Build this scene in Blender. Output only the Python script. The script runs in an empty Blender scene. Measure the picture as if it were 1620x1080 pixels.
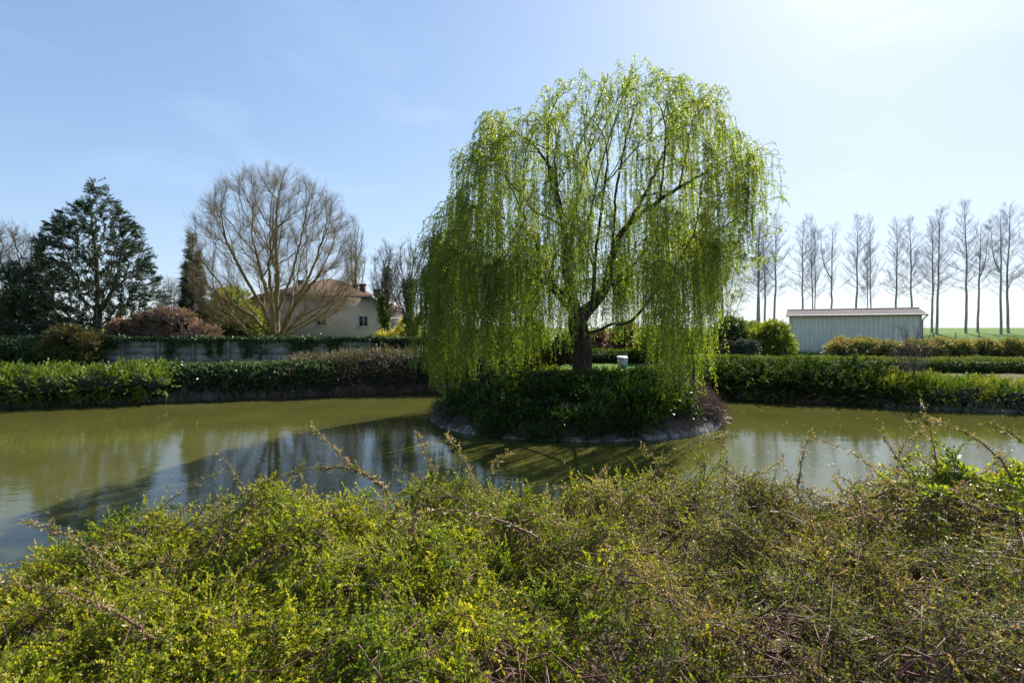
import bpy, math, random
import numpy as np
from mathutils import Vector

rng = np.random.default_rng(7)
random.seed(7)
scene = bpy.context.scene

# ------------------------------------------------------------------ camera, sky, sun, exposure
F = 810.0            # focal length in photograph pixels (1620 wide)
HX, HY = 810.0, 522.0  # principal column, horizon row
EYE = 2.8            # camera height above the water
cam_d = bpy.data.cameras.new("camera")
cam_d.sensor_width = 36.0
cam_d.lens = 18.0
cam_d.shift_y = -(540.0 - HY) / 1620.0
cam_d.clip_start = 0.05
cam_d.clip_end = 5000.0
cam = bpy.data.objects.new("camera", cam_d)
cam.location = (0, 0, EYE)
cam.rotation_euler = (math.radians(90), 0, 0)
scene.collection.objects.link(cam)
scene.camera = cam

SUN_AZ, SUN_EL = 36.0, 40.0
world = bpy.data.worlds.new("World")
scene.world = world
world.use_nodes = True
wn = world.node_tree.nodes
wl = world.node_tree.links
bg = wn["Background"]
sky = wn.new("ShaderNodeTexSky")
sky.sky_type = 'NISHITA'
sky.sun_disc = False
sky.sun_elevation = math.radians(SUN_EL)
sky.sun_rotation = math.radians(SUN_AZ)
sky.altitude = 60
sky.air_density = 1.0
sky.dust_density = 0.6
sky.ozone_density = 1.5
bg.inputs['Strength'].default_value = 0.15
# soft shoulder on the glare round the sun: c / (1 + k c), and a slightly cooler white
def vmath(op, a, b):
    n = wn.new("ShaderNodeVectorMath"); n.operation = op
    for i, x in enumerate((a, b)):
        if isinstance(x, tuple): n.inputs[i].default_value = x
        else: wl.new(x, n.inputs[i])
    return n.outputs[0]
den = vmath('ADD', vmath('MULTIPLY', sky.outputs[0], (0.155, 0.165, 0.18)), (1.0, 1.0, 1.0))
clear = vmath('MULTIPLY', vmath('DIVIDE', sky.outputs[0], den), (0.70, 0.80, 0.98))
ctc = wn.new("ShaderNodeTexCoord"); cmp_ = wn.new("ShaderNodeMapping"); cmp_.inputs['Scale'].default_value = (1.6, 1.0, 4.0); cmp_.inputs['Rotation'].default_value = (0.3, 0.5, 0.4)
cno = wn.new("ShaderNodeTexNoise"); cno.inputs['Scale'].default_value = 2.2; cno.inputs['Detail'].default_value = 8; cno.inputs['Distortion'].default_value = 0.6
cra = wn.new("ShaderNodeValToRGB"); cra.color_ramp.elements[0].position = 0.52; cra.color_ramp.elements[1].position = 0.80
cra.color_ramp.elements[0].color = (0, 0, 0, 1); cra.color_ramp.elements[1].color = (0.30, 0.28, 0.24, 1)
wl.new(ctc.outputs['Generated'], cmp_.inputs[0]); wl.new(cmp_.outputs[0], cno.inputs['Vector']); wl.new(cno.outputs['Fac'], cra.inputs[0])
wl.new(vmath('ADD', clear, cra.outputs[0]), bg.inputs['Color'])

sun_d = bpy.data.lights.new("sun", 'SUN')
sun_d.energy = 4.9
sun_d.angle = math.radians(0.53)
sun_d.color = (1.0, 0.94, 0.85)
sun_o = bpy.data.objects.new("sun", sun_d)
_a, _e = math.radians(SUN_AZ), math.radians(SUN_EL)
SUNV = Vector((math.sin(_a) * math.cos(_e), math.cos(_a) * math.cos(_e), math.sin(_e)))
sun_o.rotation_euler = SUNV.to_track_quat('Z', 'Y').to_euler()
scene.collection.objects.link(sun_o)

scene.view_settings.view_transform = 'Standard'
scene.view_settings.look = 'None'
scene.view_settings.exposure = 1.25
scene.view_settings.gamma = 1.0
scene.cycles.max_bounces = 8
scene.cycles.transmission_bounces = 4
scene.cycles.diffuse_bounces = 3
scene.cycles.glossy_bounces = 3
scene.cycles.sample_clamp_indirect = 6.0


# ------------------------------------------------------------------ helpers: space
def W(px, py, D):
    """world point seen at photograph pixel (px,py) at distance D along +Y"""
    return np.array([(px - HX) * D / F, D, EYE - (py - HY) * D / F])


def unit(v):
    v = np.asarray(v, float)
    return v / np.maximum(np.linalg.norm(v, axis=-1, keepdims=True), 1e-9)


class Noise:
    def __init__(self, seed, freq=1.0, n=14, spread=1.0):
        r = np.random.default_rng(seed)
        d = unit(r.normal(size=(n, 3)))
        self.k = d * (freq * (0.5 + spread * r.random((n, 1)) * 1.5)) * 2 * math.pi
        self.p = r.random(n) * 2 * math.pi
        self.n = n

    def __call__(self, p):
        p = np.asarray(p, float)
        if p.shape[-1] == 2:
            p = np.concatenate([p, np.zeros(p.shape[:-1] + (1,))], -1)
        return np.sin(p @ self.k.T + self.p).sum(-1) / math.sqrt(self.n / 2) * 0.5


# ------------------------------------------------------------------ helpers: objects
def link(o, parent=None):
    scene.collection.objects.link(o)
    if parent is not None:
        o.parent = parent
        o.location = -np.array(parent.location)
    return o


def tag(o, label=None, cat=None, group=None, kind=None):
    if label: o["label"] = label
    if cat: o["category"] = cat
    if group: o["group"] = group
    if kind: o["kind"] = kind
    return o


def thing(name, loc, label, cat, group=None):
    o = bpy.data.objects.new(name, None)
    o.empty_display_size = 0.3
    o.location = tuple(float(x) for x in loc)
    scene.collection.objects.link(o)
    return tag(o, label, cat, group)


TIP = 0.36   # young tips paler; older leaves darkened past that to read as shade


class MB:
    """collects quads / tubes / leaf sprays into ONE mesh (world coordinates)"""
    def __init__(self):
        self.v, self.f, self.t, self.n = [], [], [], 0

    def add(self, v, f, t=0.5):
        v = np.asarray(v, np.float32).reshape(-1, 3)
        f = np.asarray(f, np.int64).reshape(-1, 4)
        if not len(v): return
        if np.isscalar(t): t = np.full(len(f), t, np.float32)
        self.v.append(v); self.f.append(f + self.n); self.t.append(np.asarray(t, np.float32))
        self.n += len(v)

    def tube(self, pts, rad, sides=6, t=0.5, cap=False):
        pts = np.asarray(pts, float); n = len(pts)
        if n < 2: return
        rad = np.broadcast_to(np.asarray(rad, float), (n,))
        tan = unit(np.gradient(pts, axis=0))
        m = unit(tan.sum(0))
        ref = np.array([1., 0, 0]) if abs(m[0]) < 0.6 else np.array([0, 1., 0])
        if abs(m[2]) < 0.5: ref = np.array([0, 0, 1.])
        a = unit(np.cross(tan, ref)); b = np.cross(tan, a)
        ang = np.arange(sides) * 2 * math.pi / sides
        ring = (np.cos(ang)[None, :, None] * a[:, None] + np.sin(ang)[None, :, None] * b[:, None]) * rad[:, None, None] + pts[:, None]
        i = np.arange(n - 1)[:, None]; j = np.arange(sides)[None]; j2 = (j + 1) % sides
        f = np.stack([i * sides + j, i * sides + j2, (i + 1) * sides + j2, (i + 1) * sides + j], -1).reshape(-1, 4)
        self.add(ring.reshape(-1, 3), f, t)

    def box(self, lo, hi, t=0.5):
        x0, y0, z0 = lo; x1, y1, z1 = hi
        v = [(x0,y0,z0),(x1,y0,z0),(x1,y1,z0),(x0,y1,z0),(x0,y0,z1),(x1,y0,z1),(x1,y1,z1),(x0,y1,z1)]
        f = [(0,3,2,1),(4,5,6,7),(0,1,5,4),(1,2,6,5),(2,3,7,6),(3,0,4,7)]
        self.add(v, f, t)

    def bake(self, tpl, pos, R, s, tint, spread=0.12):
        """tpl=(v,f,flag); R (K,3,3) columns = local axes; flag 0 = stem (tint 0), 1 = leaf"""
        v, f, fl = tpl
        K = len(pos)
        if K == 0: return
        s = np.broadcast_to(np.asarray(s, float), (K,))
        tint = np.broadcast_to(np.asarray(tint, float), (K,))
        V = np.einsum('kij,nj->kni', R, v) * s[:, None, None] + pos[:, None]
        Fq = f[None] + (np.arange(K) * len(v))[:, None, None]
        # leaf colour varies leaf by leaf (pairs of faces belong to one leaf)
        r = rng.normal(size=(K, (len(f) + 1) // 2)).repeat(2, 1)[:, :len(f)]
        T = np.clip(tint[:, None] + spread * r + TIP * (fl[None] - 1.5), 0.08, 1.0) * (fl[None] > 0)
        self.add(V.reshape(-1, 3), Fq.reshape(-1, 4), T.reshape(-1))

    def build(self, name, mat, parent=None, smooth=False):
        if self.v:
            v = np.concatenate(self.v); f = np.concatenate(self.f); t = np.concatenate(self.t)
        else:
            v = np.zeros((3, 3), np.float32); f = np.zeros((0, 4), int); t = np.zeros(0, np.float32)
        off = np.zeros(3)
        me = bpy.data.meshes.new(name)
        if parent is not None:
            off = np.array(parent.location)
        v = (v - off).astype(np.float32)
        me.vertices.add(len(v)); me.vertices.foreach_set('co', v.ravel())
        me.loops.add(len(f) * 4); me.loops.foreach_set('vertex_index', f.astype(np.int32).ravel())
        me.polygons.add(len(f))
        me.polygons.foreach_set('loop_start', (np.arange(len(f)) * 4).astype(np.int32))
        me.polygons.foreach_set('loop_total', np.full(len(f), 4, np.int32))
        if smooth: me.polygons.foreach_set('use_smooth', np.ones(len(f), bool))
        at = me.attributes.new('tint', 'FLOAT', 'FACE'); at.data.foreach_set('value', t.astype(np.float32))
        me.update(calc_edges=True)
        me.materials.append(mat)
        o = bpy.data.objects.new(name, me)
        scene.collection.objects.link(o)
        if parent is not None: o.parent = parent
        return o


# ------------------------------------------------------------------ helpers: materials
def new_mat(name):
    m = bpy.data.materials.new(name); m.use_nodes = True
    nt = m.node_tree
    return m, nt, nt.nodes, nt.links, nt.nodes['Principled BSDF']


def ramp(nodes, stops, interp='LINEAR'):
    r = nodes.new('ShaderNodeValToRGB')
    cr = r.color_ramp; cr.interpolation = interp
    while len(cr.elements) < len(stops): cr.elements.new(0.5)
    for e, (p, c) in zip(cr.elements, stops):
        e.position = p; e.color = (*c, 1)
    return r


def leaf_mat(name, stem, stops, trans=0.35, tcol=1.5, rough=0.45, spec=0.4):
    m, nt, N, L, P = new_mat(name)
    at = N.new('ShaderNodeAttribute'); at.attribute_name = 'tint'
    r = ramp(N, [(0.0, stem), (0.04, stem), (0.07, stops[0])] + [(0.08 + 0.92 * (i + 1) / (len(stops) - 1), c) for i, c in enumerate(stops[1:])])
    L.new(at.outputs['Fac'], r.inputs[0])
    L.new(r.outputs[0], P.inputs['Base Color'])
    P.inputs['Roughness'].default_value = rough
    P.inputs['Specular IOR Level'].default_value = spec
    if trans > 0:
        tr = N.new('ShaderNodeBsdfTranslucent')
        mul = N.new('ShaderNodeMix'); mul.data_type = 'RGBA'; mul.blend_type = 'MULTIPLY'; mul.inputs[0].default_value = 1
        L.new(r.outputs[0], mul.inputs[6]); mul.inputs[7].default_value = (tcol * 1.1, tcol * 1.15, tcol * 0.5, 1)
        L.new(mul.outputs[2], tr.inputs['Color'])
        mx = N.new('ShaderNodeMixShader')
        # stems (tint 0) stay opaque
        gt = N.new('ShaderNodeMath'); gt.operation = 'GREATER_THAN'; gt.inputs[1].default_value = 0.05
        mm = N.new('ShaderNodeMath'); mm.operation = 'MULTIPLY'; mm.inputs[1].default_value = trans
        L.new(at.outputs['Fac'], gt.inputs[0]); L.new(gt.outputs[0], mm.inputs[0]); L.new(mm.outputs[0], mx.inputs[0])
        L.new(P.outputs[0], mx.inputs[1]); L.new(tr.outputs[0], mx.inputs[2])
        L.new(mx.outputs[0], N['Material Output'].inputs['Surface'])
    return m


def bark_mat(name, c1, c2, scale=6.0, bump=0.5, rough=0.9, stretch=0.25):
    m, nt, N, L, P = new_mat(name)
    tc = N.new('ShaderNodeTexCoord'); mp = N.new('ShaderNodeMapping')
    mp.inputs['Scale'].default_value = (1, 1, stretch)
    no = N.new('ShaderNodeTexNoise'); no.inputs['Scale'].default_value = scale; no.inputs['Detail'].default_value = 6
    L.new(tc.outputs['Object'], mp.inputs[0]); L.new(mp.outputs[0], no.inputs['Vector'])
    r = ramp(N, [(0.35, c1), (0.65, c2)])
    L.new(no.outputs['Fac'], r.inputs[0]); L.new(r.outputs[0], P.inputs['Base Color'])
    P.inputs['Roughness'].default_value = rough
    P.inputs['Specular IOR Level'].default_value = 0.2
    if bump:
        b = N.new('ShaderNodeBump'); b.inputs['Strength'].default_value = bump; b.inputs['Distance'].default_value = 0.03
        L.new(no.outputs['Fac'], b.inputs['Height']); L.new(b.outputs[0], P.inputs['Normal'])
    return m


def plain(name, col, rough=0.6, metal=0.0, var=0.12, scale=3.0):
    m, nt, N, L, P = new_mat(name)
    no = N.new('ShaderNodeTexNoise'); no.inputs['Scale'].default_value = scale; no.inputs['Detail'].default_value = 5
    tc = N.new('ShaderNodeTexCoord'); L.new(tc.outputs['Object'], no.inputs['Vector'])
    r = ramp(N, [(0.3, tuple(c * (1 - var) for c in col)), (0.7, tuple(min(1, c * (1 + var)) for c in col))])
    L.new(no.outputs['Fac'], r.inputs[0]); L.new(r.outputs[0], P.inputs['Base Color'])
    P.inputs['Roughness'].default_value = rough; P.inputs['Metallic'].default_value = metal
    return m


# ------------------------------------------------------------------ materials
def ground_material():
    m, nt, N, L, P = new_mat('ground')
    tc = N.new('ShaderNodeTexCoord')
    n1 = N.new('ShaderNodeTexNoise'); n1.inputs['Scale'].default_value = 0.35; n1.inputs['Detail'].default_value = 8
    n2 = N.new('ShaderNodeTexNoise'); n2.inputs['Scale'].default_value = 22; n2.inputs['Detail'].default_value = 6
    L.new(tc.outputs['Object'], n1.inputs['Vector']); L.new(tc.outputs['Object'], n2.inputs['Vector'])
    g = ramp(N, [(0.3, (0.035, 0.085, 0.010)), (0.5, (0.07, 0.13, 0.014)), (0.75, (0.12, 0.16, 0.03))])
    mixn = N.new('ShaderNodeMath'); mixn.operation = 'ADD'
    h = N.new('ShaderNodeMath'); h.operation = 'MULTIPLY'; h.inputs[1].default_value = 0.5
    h2 = N.new('ShaderNodeMath'); h2.operation = 'MULTIPLY'; h2.inputs[1].default_value = 0.5
    L.new(n1.outputs['Fac'], h.inputs[0]); L.new(n2.outputs['Fac'], h2.inputs[0])
    L.new(h.outputs[0], mixn.inputs[0]); L.new(h2.outputs[0], mixn.inputs[1])
    L.new(mixn.outputs[0], g.inputs[0])
    soil = ramp(N, [(0.3, (0.05, 0.035, 0.022)), (0.7, (0.13, 0.10, 0.07))])
    L.new(n2.outputs['Fac'], soil.inputs[0])
    at = N.new('ShaderNodeAttribute'); at.attribute_name = 'soil'
    mx = N.new('ShaderNodeMix'); mx.data_type = 'RGBA'
    L.new(at.outputs['Fac'], mx.inputs[0]); L.new(g.outputs[0], mx.inputs[6]); L.new(soil.outputs[0], mx.inputs[7])
    L.new(mx.outputs[2], P.inputs['Base Color'])
    P.inputs['Roughness'].default_value = 0.95; P.inputs['Specular IOR Level'].default_value = 0.1
    b = N.new('ShaderNodeBump'); b.inputs['Strength'].default_value = 0.8; b.inputs['Distance'].default_value = 0.05
    L.new(n2.outputs['Fac'], b.inputs['Height']); L.new(b.outputs[0], P.inputs['Normal'])
    return m


def water_material():
    m, nt, N, L, P = new_mat('water')
    tc = N.new('ShaderNodeTexCoord')
    n0 = N.new('ShaderNodeTexNoise'); n0.inputs['Scale'].default_value = 0.5; n0.inputs['Detail'].default_value = 5
    L.new(tc.outputs['Object'], n0.inputs['Vector'])
    r = ramp(N, [(0.3, (0.056, 0.058, 0.014)), (0.7, (0.076, 0.075, 0.018))])
    L.new(n0.outputs['Fac'], r.inputs[0]); L.new(r.outputs[0], P.inputs['Base Color'])
    nr = N.new('ShaderNodeTexNoise'); nr.inputs['Scale'].default_value = 0.22; nr.inputs['Detail'].default_value = 3
    L.new(tc.outputs['Object'], nr.inputs['Vector'])
    rr = N.new('ShaderNodeMapRange'); rr.inputs[1].default_value = 0.35; rr.inputs[2].default_value = 0.7; rr.inputs[3].default_value = 0.005; rr.inputs[4].default_value = 0.035
    L.new(nr.outputs['Fac'], rr.inputs[0]); L.new(rr.outputs[0], P.inputs['Roughness'])
    P.inputs['IOR'].default_value = 1.38
    mp = N.new('ShaderNodeMapping'); mp.inputs['Scale'].default_value = (0.8, 1.5, 1)
    L.new(tc.outputs['Object'], mp.inputs[0])
    n1 = N.new('ShaderNodeTexNoise'); n1.inputs['Scale'].default_value = 5.0; n1.inputs['Detail'].default_value = 4; n1.inputs['Roughness'].default_value = 0.55
    n2 = N.new('ShaderNodeTexNoise'); n2.inputs['Scale'].default_value = 1.3; n2.inputs['Detail'].default_value = 2
    L.new(mp.outputs[0], n1.inputs['Vector']); L.new(mp.outputs[0], n2.inputs['Vector'])
    b1 = N.new('ShaderNodeBump'); b1.inputs['Strength'].default_value = 1.0; b1.inputs['Distance'].default_value = 0.0022
    b2 = N.new('ShaderNodeBump'); b2.inputs['Strength'].default_value = 1.0; b2.inputs['Distance'].default_value = 0.0035
    L.new(n2.outputs['Fac'], b2.inputs['Height'])
    L.new(n1.outputs['Fac'], b1.inputs['Height']); L.new(b2.outputs[0], b1.inputs['Normal'])
    L.new(b1.outputs[0], P.inputs['Normal'])
    return m


M = {}
M['ground'] = ground_material()
M['water'] = water_material()
BR = (0.06, 0.035, 0.022)
M['willow'] = leaf_mat('willow_leaf', (0.12, 0.11, 0.035), [(0.08, 0.125, 0.014), (0.16, 0.21, 0.020), (0.27, 0.295, 0.030), (0.36, 0.29, 0.06)], 0.5, 1.8)
M['cot_green'] = leaf_mat('cotoneaster_green', (0.13, 0.06, 0.045), [(0.026, 0.055, 0.006), (0.095, 0.150, 0.009), (0.25, 0.265, 0.015), (0.42, 0.34, 0.03)], 0.4, 1.7, 0.5, 0.25)  # darkest stop deepened, painting shade into the lower leaves
M['cot_brown'] = leaf_mat('cotoneaster_bronze', (0.17, 0.085, 0.06), [(0.018, 0.040, 0.011), (0.070, 0.100, 0.015), (0.20, 0.19, 0.032), (0.50, 0.27, 0.15)], 0.3, 1.5, 0.5, 0.25)  # lowest stop darkened likewise as painted leaf shade
M['cot_broad'] = leaf_mat('broad_leaf', (0.12, 0.07, 0.04), [(0.045, 0.085, 0.010), (0.11, 0.155, 0.012), (0.24, 0.27, 0.02), (0.36, 0.30, 0.04)], 0.45, 1.5, 0.35, 0.5)
M['shoot'] = leaf_mat('shoot_leaf', (0.20, 0.105, 0.075), [(0.06, 0.085, 0.02), (0.15, 0.16, 0.03), (0.27, 0.21, 0.08), (0.38, 0.23, 0.16)], 0.3, 1.4)
M['yew'] = leaf_mat('yew_leaf', BR, [(0.018, 0.040, 0.006), (0.065, 0.11, 0.008), (0.14, 0.19, 0.012), (0.22, 0.25, 0.02)], 0.25, 1.4)
M['ivy'] = leaf_mat('ivy_leaf', BR, [(0.025, 0.050, 0.020), (0.048, 0.085, 0.034), (0.085, 0.13, 0.055), (0.16, 0.19, 0.09)], 0.2, 1.3, 0.4, 0.45)
M['cot_far'] = leaf_mat('draping_leaf', (0.12, 0.08, 0.05), [(0.03, 0.045, 0.018), (0.07, 0.075, 0.03), (0.14, 0.11, 0.055), (0.21, 0.14, 0.08)], 0.2, 1.3)
M['juniper'] = leaf_mat('juniper_leaf', BR, [(0.014, 0.032, 0.006), (0.04, 0.072, 0.010), (0.085, 0.13, 0.016), (0.15, 0.19, 0.025)], 0.15, 1.3, 0.8, 0.12)
M['juniper_gold'] = leaf_mat('golden_juniper_leaf', BR, [(0.04, 0.08, 0.012), (0.11, 0.16, 0.016), (0.21, 0.23, 0.025), (0.32, 0.26, 0.04)], 0.3, 1.4)
M['clip'] = leaf_mat('clipped_hedge_leaf', BR, [(0.03, 0.05, 0.012), (0.06, 0.10, 0.016), (0.11, 0.15, 0.025), (0.17, 0.11, 0.05)], 0.3, 1.4)
M['hazelshrub'] = leaf_mat('olive_shrub_leaf', (0.10, 0.07, 0.045), [(0.08, 0.085, 0.03), (0.18, 0.17, 0.055), (0.32, 0.26, 0.11), (0.30, 0.17, 0.11)], 0.35, 1.4)
M['yellow'] = leaf_mat('yellow_shrub_leaf', (0.10, 0.07, 0.04), [(0.09, 0.13, 0.015), (0.20, 0.24, 0.02), (0.34, 0.33, 0.03), (0.42, 0.32, 0.05)], 0.4, 1.4)
M['blue'] = leaf_mat('grey_shrub_leaf', BR, [(0.02, 0.035, 0.028), (0.045, 0.07, 0.055), (0.12, 0.15, 0.13), (0.35, 0.36, 0.33)], 0.1, 1.2)
M['pink'] = leaf_mat('pink_blossom_leaf', (0.08, 0.05, 0.04), [(0.26, 0.15, 0.13), (0.44, 0.28, 0.25), (0.54, 0.37, 0.34), (0.30, 0.25, 0.09)], 0.3, 1.3)
M['purple'] = leaf_mat('purple_leaf', (0.06, 0.03, 0.03), [(0.07, 0.03, 0.035), (0.14, 0.07, 0.075), (0.22, 0.11, 0.11), (0.24, 0.13, 0.11)], 0.35, 1.3)
M['cedar'] = leaf_mat('cedar_leaf', (0.07, 0.055, 0.04), [(0.018, 0.038, 0.024), (0.040, 0.070, 0.040), (0.085, 0.12, 0.058), (0.16, 0.17, 0.06)], 0.1, 1.2)
M['spruce'] = leaf_mat('spruce_leaf', (0.07, 0.055, 0.04), [(0.014, 0.036, 0.020), (0.034, 0.062, 0.036), (0.06, 0.09, 0.05), (0.11, 0.12, 0.06)], 0.1, 1.2)
M['bronze'] = leaf_mat('bronze_shrub_leaf', (0.07, 0.05, 0.03), [(0.03, 0.05, 0.014), (0.09, 0.10, 0.025), (0.20, 0.14, 0.045), (0.26, 0.14, 0.06)], 0.3, 1.3)
M['dry'] = leaf_mat('dry_stems', (0.20, 0.14, 0.11), [(0.12, 0.075, 0.055), (0.20, 0.13, 0.10), (0.30, 0.20, 0.16), (0.36, 0.27, 0.21)], 0.0)
M['island_leaf'] = leaf_mat('island_shrub_leaf', BR, [(0.014, 0.036, 0.009), (0.040, 0.080, 0.012), (0.095, 0.155, 0.018), (0.18, 0.24, 0.025)], 0.15, 1.3, 0.35, 0.5)
M['core'] = plain('shade_core', (0.022, 0.020, 0.012), 1.0)  # solid dark filler standing in for the shade inside shrubs and hedges
M['bark_willow'] = bark_mat('willow_bark', (0.030, 0.023, 0.017), (0.085, 0.066, 0.046), 9, 0.9)
M['bark_linden'] = bark_mat('linden_bark', (0.10, 0.072, 0.032), (0.28, 0.21, 0.10), 5, 0.3)
M['bark_dark'] = bark_mat('dark_bark', (0.05, 0.038, 0.028), (0.13, 0.10, 0.075), 6, 0.4)
M['bark_poplar'] = bark_mat('poplar_bark', (0.22, 0.21, 0.20), (0.42, 0.40, 0.37), 3, 0.3)
M['twig_grey'] = bark_mat('grey_twig', (0.10, 0.085, 0.085), (0.20, 0.175, 0.17), 2, 0)
M['stem_red'] = bark_mat('red_brown_stem', (0.09, 0.042, 0.032), (0.22, 0.115, 0.09), 25, 0.3, 0.6)
M['root'] = bark_mat('root_brown', (0.07, 0.05, 0.035), (0.27, 0.205, 0.15), 1.5, 0.3)


# ------------------------------------------------------------------ templates (stem along +Z, flat in X-Z, normal Y)
def leaf_geo(base, d, nrm, L, w, fold=0.25):
    d = unit(d); s = unit(np.cross(d, nrm)); n = np.cross(s, d)
    b = np.asarray(base, float)
    return [b, b + d * L * 0.4 + s * w * 0.5 + n * w * fold, b + d * L * 0.5 - n * 0.0, b + d * L * 0.4 - s * w * 0.5 + n * w * fold,
            b + d * L * 0.78 + s * w * 0.36 + n * w * fold * .7, b + d * L * 0.78 - s * w * 0.36 + n * w * fold * .7, b + d * L]


def tpl_twig(seed, length, nleaf, L, w, spread=55, flat=0.5, curve=0.15, stem_r=0.0, simple=False, tip=True, pair=False, jitter=18, start=0.08):
    r = np.random.default_rng(seed)
    V, Fc, fl = [], [], []
    n = 0
    cdir = r.random() * 2 * math.pi
    def sp(t): return np.array([math.cos(cdir) * curve * t * t * length, math.sin(cdir) * curve * t * t * length, t * length * (1 - 0.5 * abs(curve) * t)])
    if stem_r > 0:
        ts = np.linspace(0, 1, 4)
        P = [sp(t) for t in ts]
        for i, p in enumerate(P):
            rr = stem_r * (1 - 0.6 * ts[i])
            for a in (0, 2.094, 4.189):
                V.append(p + rr * np.array([math.cos(a), math.sin(a), 0]))
        for i in range(3):
            for j in range(3):
                Fc.append([i * 3 + j, i * 3 + (j + 1) % 3, i * 3 + 3 + (j + 1) % 3, i * 3 + 3 + j]); fl.append(0)
        n = len(V)
        if len(Fc) % 2:                    # pad with a tiny cap face
            V += [P[-1], P[-1] + [1e-4, 0, 0], P[-1] + [1e-4, 1e-4, 0], P[-1] + [0, 1e-4, 0]]
            Fc.append([n, n + 1, n + 2, n + 3]); fl.append(0); n = len(V)
    for i in range(nleaf):
        t = start + (1 - start) * (i + (r.random() - 0.5) * 0.6) / max(1, nleaf - 1); t = min(max(t, 0), 1)
        side = 1 if i % 2 else -1
        az = (0 if side > 0 else math.pi) + (1 - flat) * (r.random() - 0.5) * math.pi * 1.6
        sa = math.radians(spread * (1 - 0.55 * t) + r.normal() * jitter)
        if tip and i == nleaf - 1: sa = 0.05
        d = np.array([math.cos(az) * math.sin(sa), math.sin(az) * math.sin(sa), math.cos(sa)])
        nr = unit(np.array([0, 1, 0]) * 0.8 + r.normal(size=3) * 0.45)
        sc = 0.75 + 0.5 * r.random()
        g = leaf_geo(sp(t), d, nr, L * sc, w * sc)
        if simple:
            V += [g[0], g[1], g[6], g[3]]; Fc.append([n, n + 1, n + 2, n + 3]); fl.append(1 + t); n += 4
        else:
            V += [g[0], g[1], g[4], g[6], g[5], g[3]]
            Fc += [[n, n + 1, n + 2, n + 3], [n, n + 3, n + 4, n + 5]]; fl += [1 + t, 1 + t]; n += 6
    return np.array(V), np.array(Fc), np.array(fl)


def tpl_barebranch(seed, length, nb, r0, sub=0.5, ang=35):
    """a small bare twig with side twigs, 3-sided tubes"""
    r = np.random.default_rng(seed)
    mb = MB()
    def poly(p0, d, L, rad, k=4):
        pts = [p0]; d = unit(d)
        for i in range(k):
            d = unit(d + r.normal(size=3) * 0.16 + np.array([0, 0, 0.05]))
            pts.append(pts[-1] + d * L / k)
        mb.tube(np.array(pts), np.linspace(rad, rad * 0.35, k + 1), 3, 0.0)
        return np.array(pts), d
    P, _ = poly(np.zeros(3), np.array([0, 0, 1.]), length, r0, 5)
    for i in range(nb):
        t = 0.15 + 0.8 * (i + r.random() * 0.5) / nb
        j = min(int(t * 5), 4); p = P[j] + (P[j + 1] - P[j]) * (t * 5 - j)
        az = r.random() * 6.283; a = math.radians(ang + r.normal() * 10)
        d = np.array([math.cos(az) * math.sin(a), math.sin(az) * math.sin(a), math.cos(a)])
        Q, dd = poly(p, d, length * sub * (1 - 0.45 * t) * (0.7 + 0.6 * r.random()), r0 * 0.6, 3)
        if r.random() < 0.7:
            az = r.random() * 6.283; d2 = unit(dd + 0.6 * np.array([math.cos(az), math.sin(az), 0.2]))
            poly(Q[1], d2, length * sub * 0.45, r0 * 0.42, 2)
    return np.concatenate(mb.v).astype(float), np.concatenate(mb.f), np.zeros(sum(len(x) for x in mb.f), int)


def frames(d, nhint=None, roll=None):
    """rotation matrices: local Z -> d, local Y -> near nhint"""
    d = unit(d); K = len(d)
    if nhint is None: nhint = unit(rng.normal(size=(K, 3)))
    x = np.cross(nhint, d); bad = np.linalg.norm(x, axis=1) < 1e-3
    x[bad] = np.cross(np.array([1., 0.3, 0.2]), d[bad])
    x = unit(x); y = np.cross(d, x)
    return np.stack([x, y, d], -1)


def scatter(mb, tpls, pos, d, nhint=None, s=1.0, tint=0.5, spread=0.12):
    K = len(pos)
    if K == 0: return
    R = frames(d, nhint)
    s = np.broadcast_to(np.asarray(s, float), (K,)); tint = np.broadcast_to(np.asarray(tint, float), (K,))
    ch = rng.integers(0, len(tpls), K)
    for i, t in enumerate(tpls):
        k = ch == i
        mb.bake(t, pos[k], R[k], s[k], tint[k], spread)


# ------------------------------------------------------------------ blob shrubs
def blob_pts(blobs, n, depth=0.25, zmin=-9, rough=0.15, nz=None, low=-0.5):
    """points and outward normals on the joint surface of ellipsoids; blobs (m,6) centre+radii"""
    B = np.asarray(blobs, float)
    area = (B[:, 3] * B[:, 4] + B[:, 4] * B[:, 5] + B[:, 3] * B[:, 5])
    idx = rng.choice(len(B), int(n * 2.2), p=area / area.sum())
    d = unit(rng.normal(size=(len(idx), 3)))
    d[:, 2] = np.where(d[:, 2] < low, -d[:, 2], d[:, 2])
    c = B[idx, :3]; r = B[idx, 3:]
    nz = nz or Noise(3, 0.9)
    f = 1 + rough * nz(c * 3.1 + d * 1.2)
    dep = 1 - depth * rng.random(len(idx)) ** 1.8
    p = c + d * r * (f * dep)[:, None]
    nrm = unit(d / r)
    keep = p[:, 2] > zmin
    for s in range(0, len(B), 40):
        q = (p[:, None] - B[None, s:s + 40, :3]) / B[None, s:s + 40, 3:]
        ins = ((q ** 2).sum(-1) < 0.62)
        own = (idx[:, None] == np.arange(s, min(s + 40, len(B)))[None])
        keep &= ~((ins & ~own).any(1))
    p, nrm = p[keep][:n], nrm[keep][:n]
    return p, nrm


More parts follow.
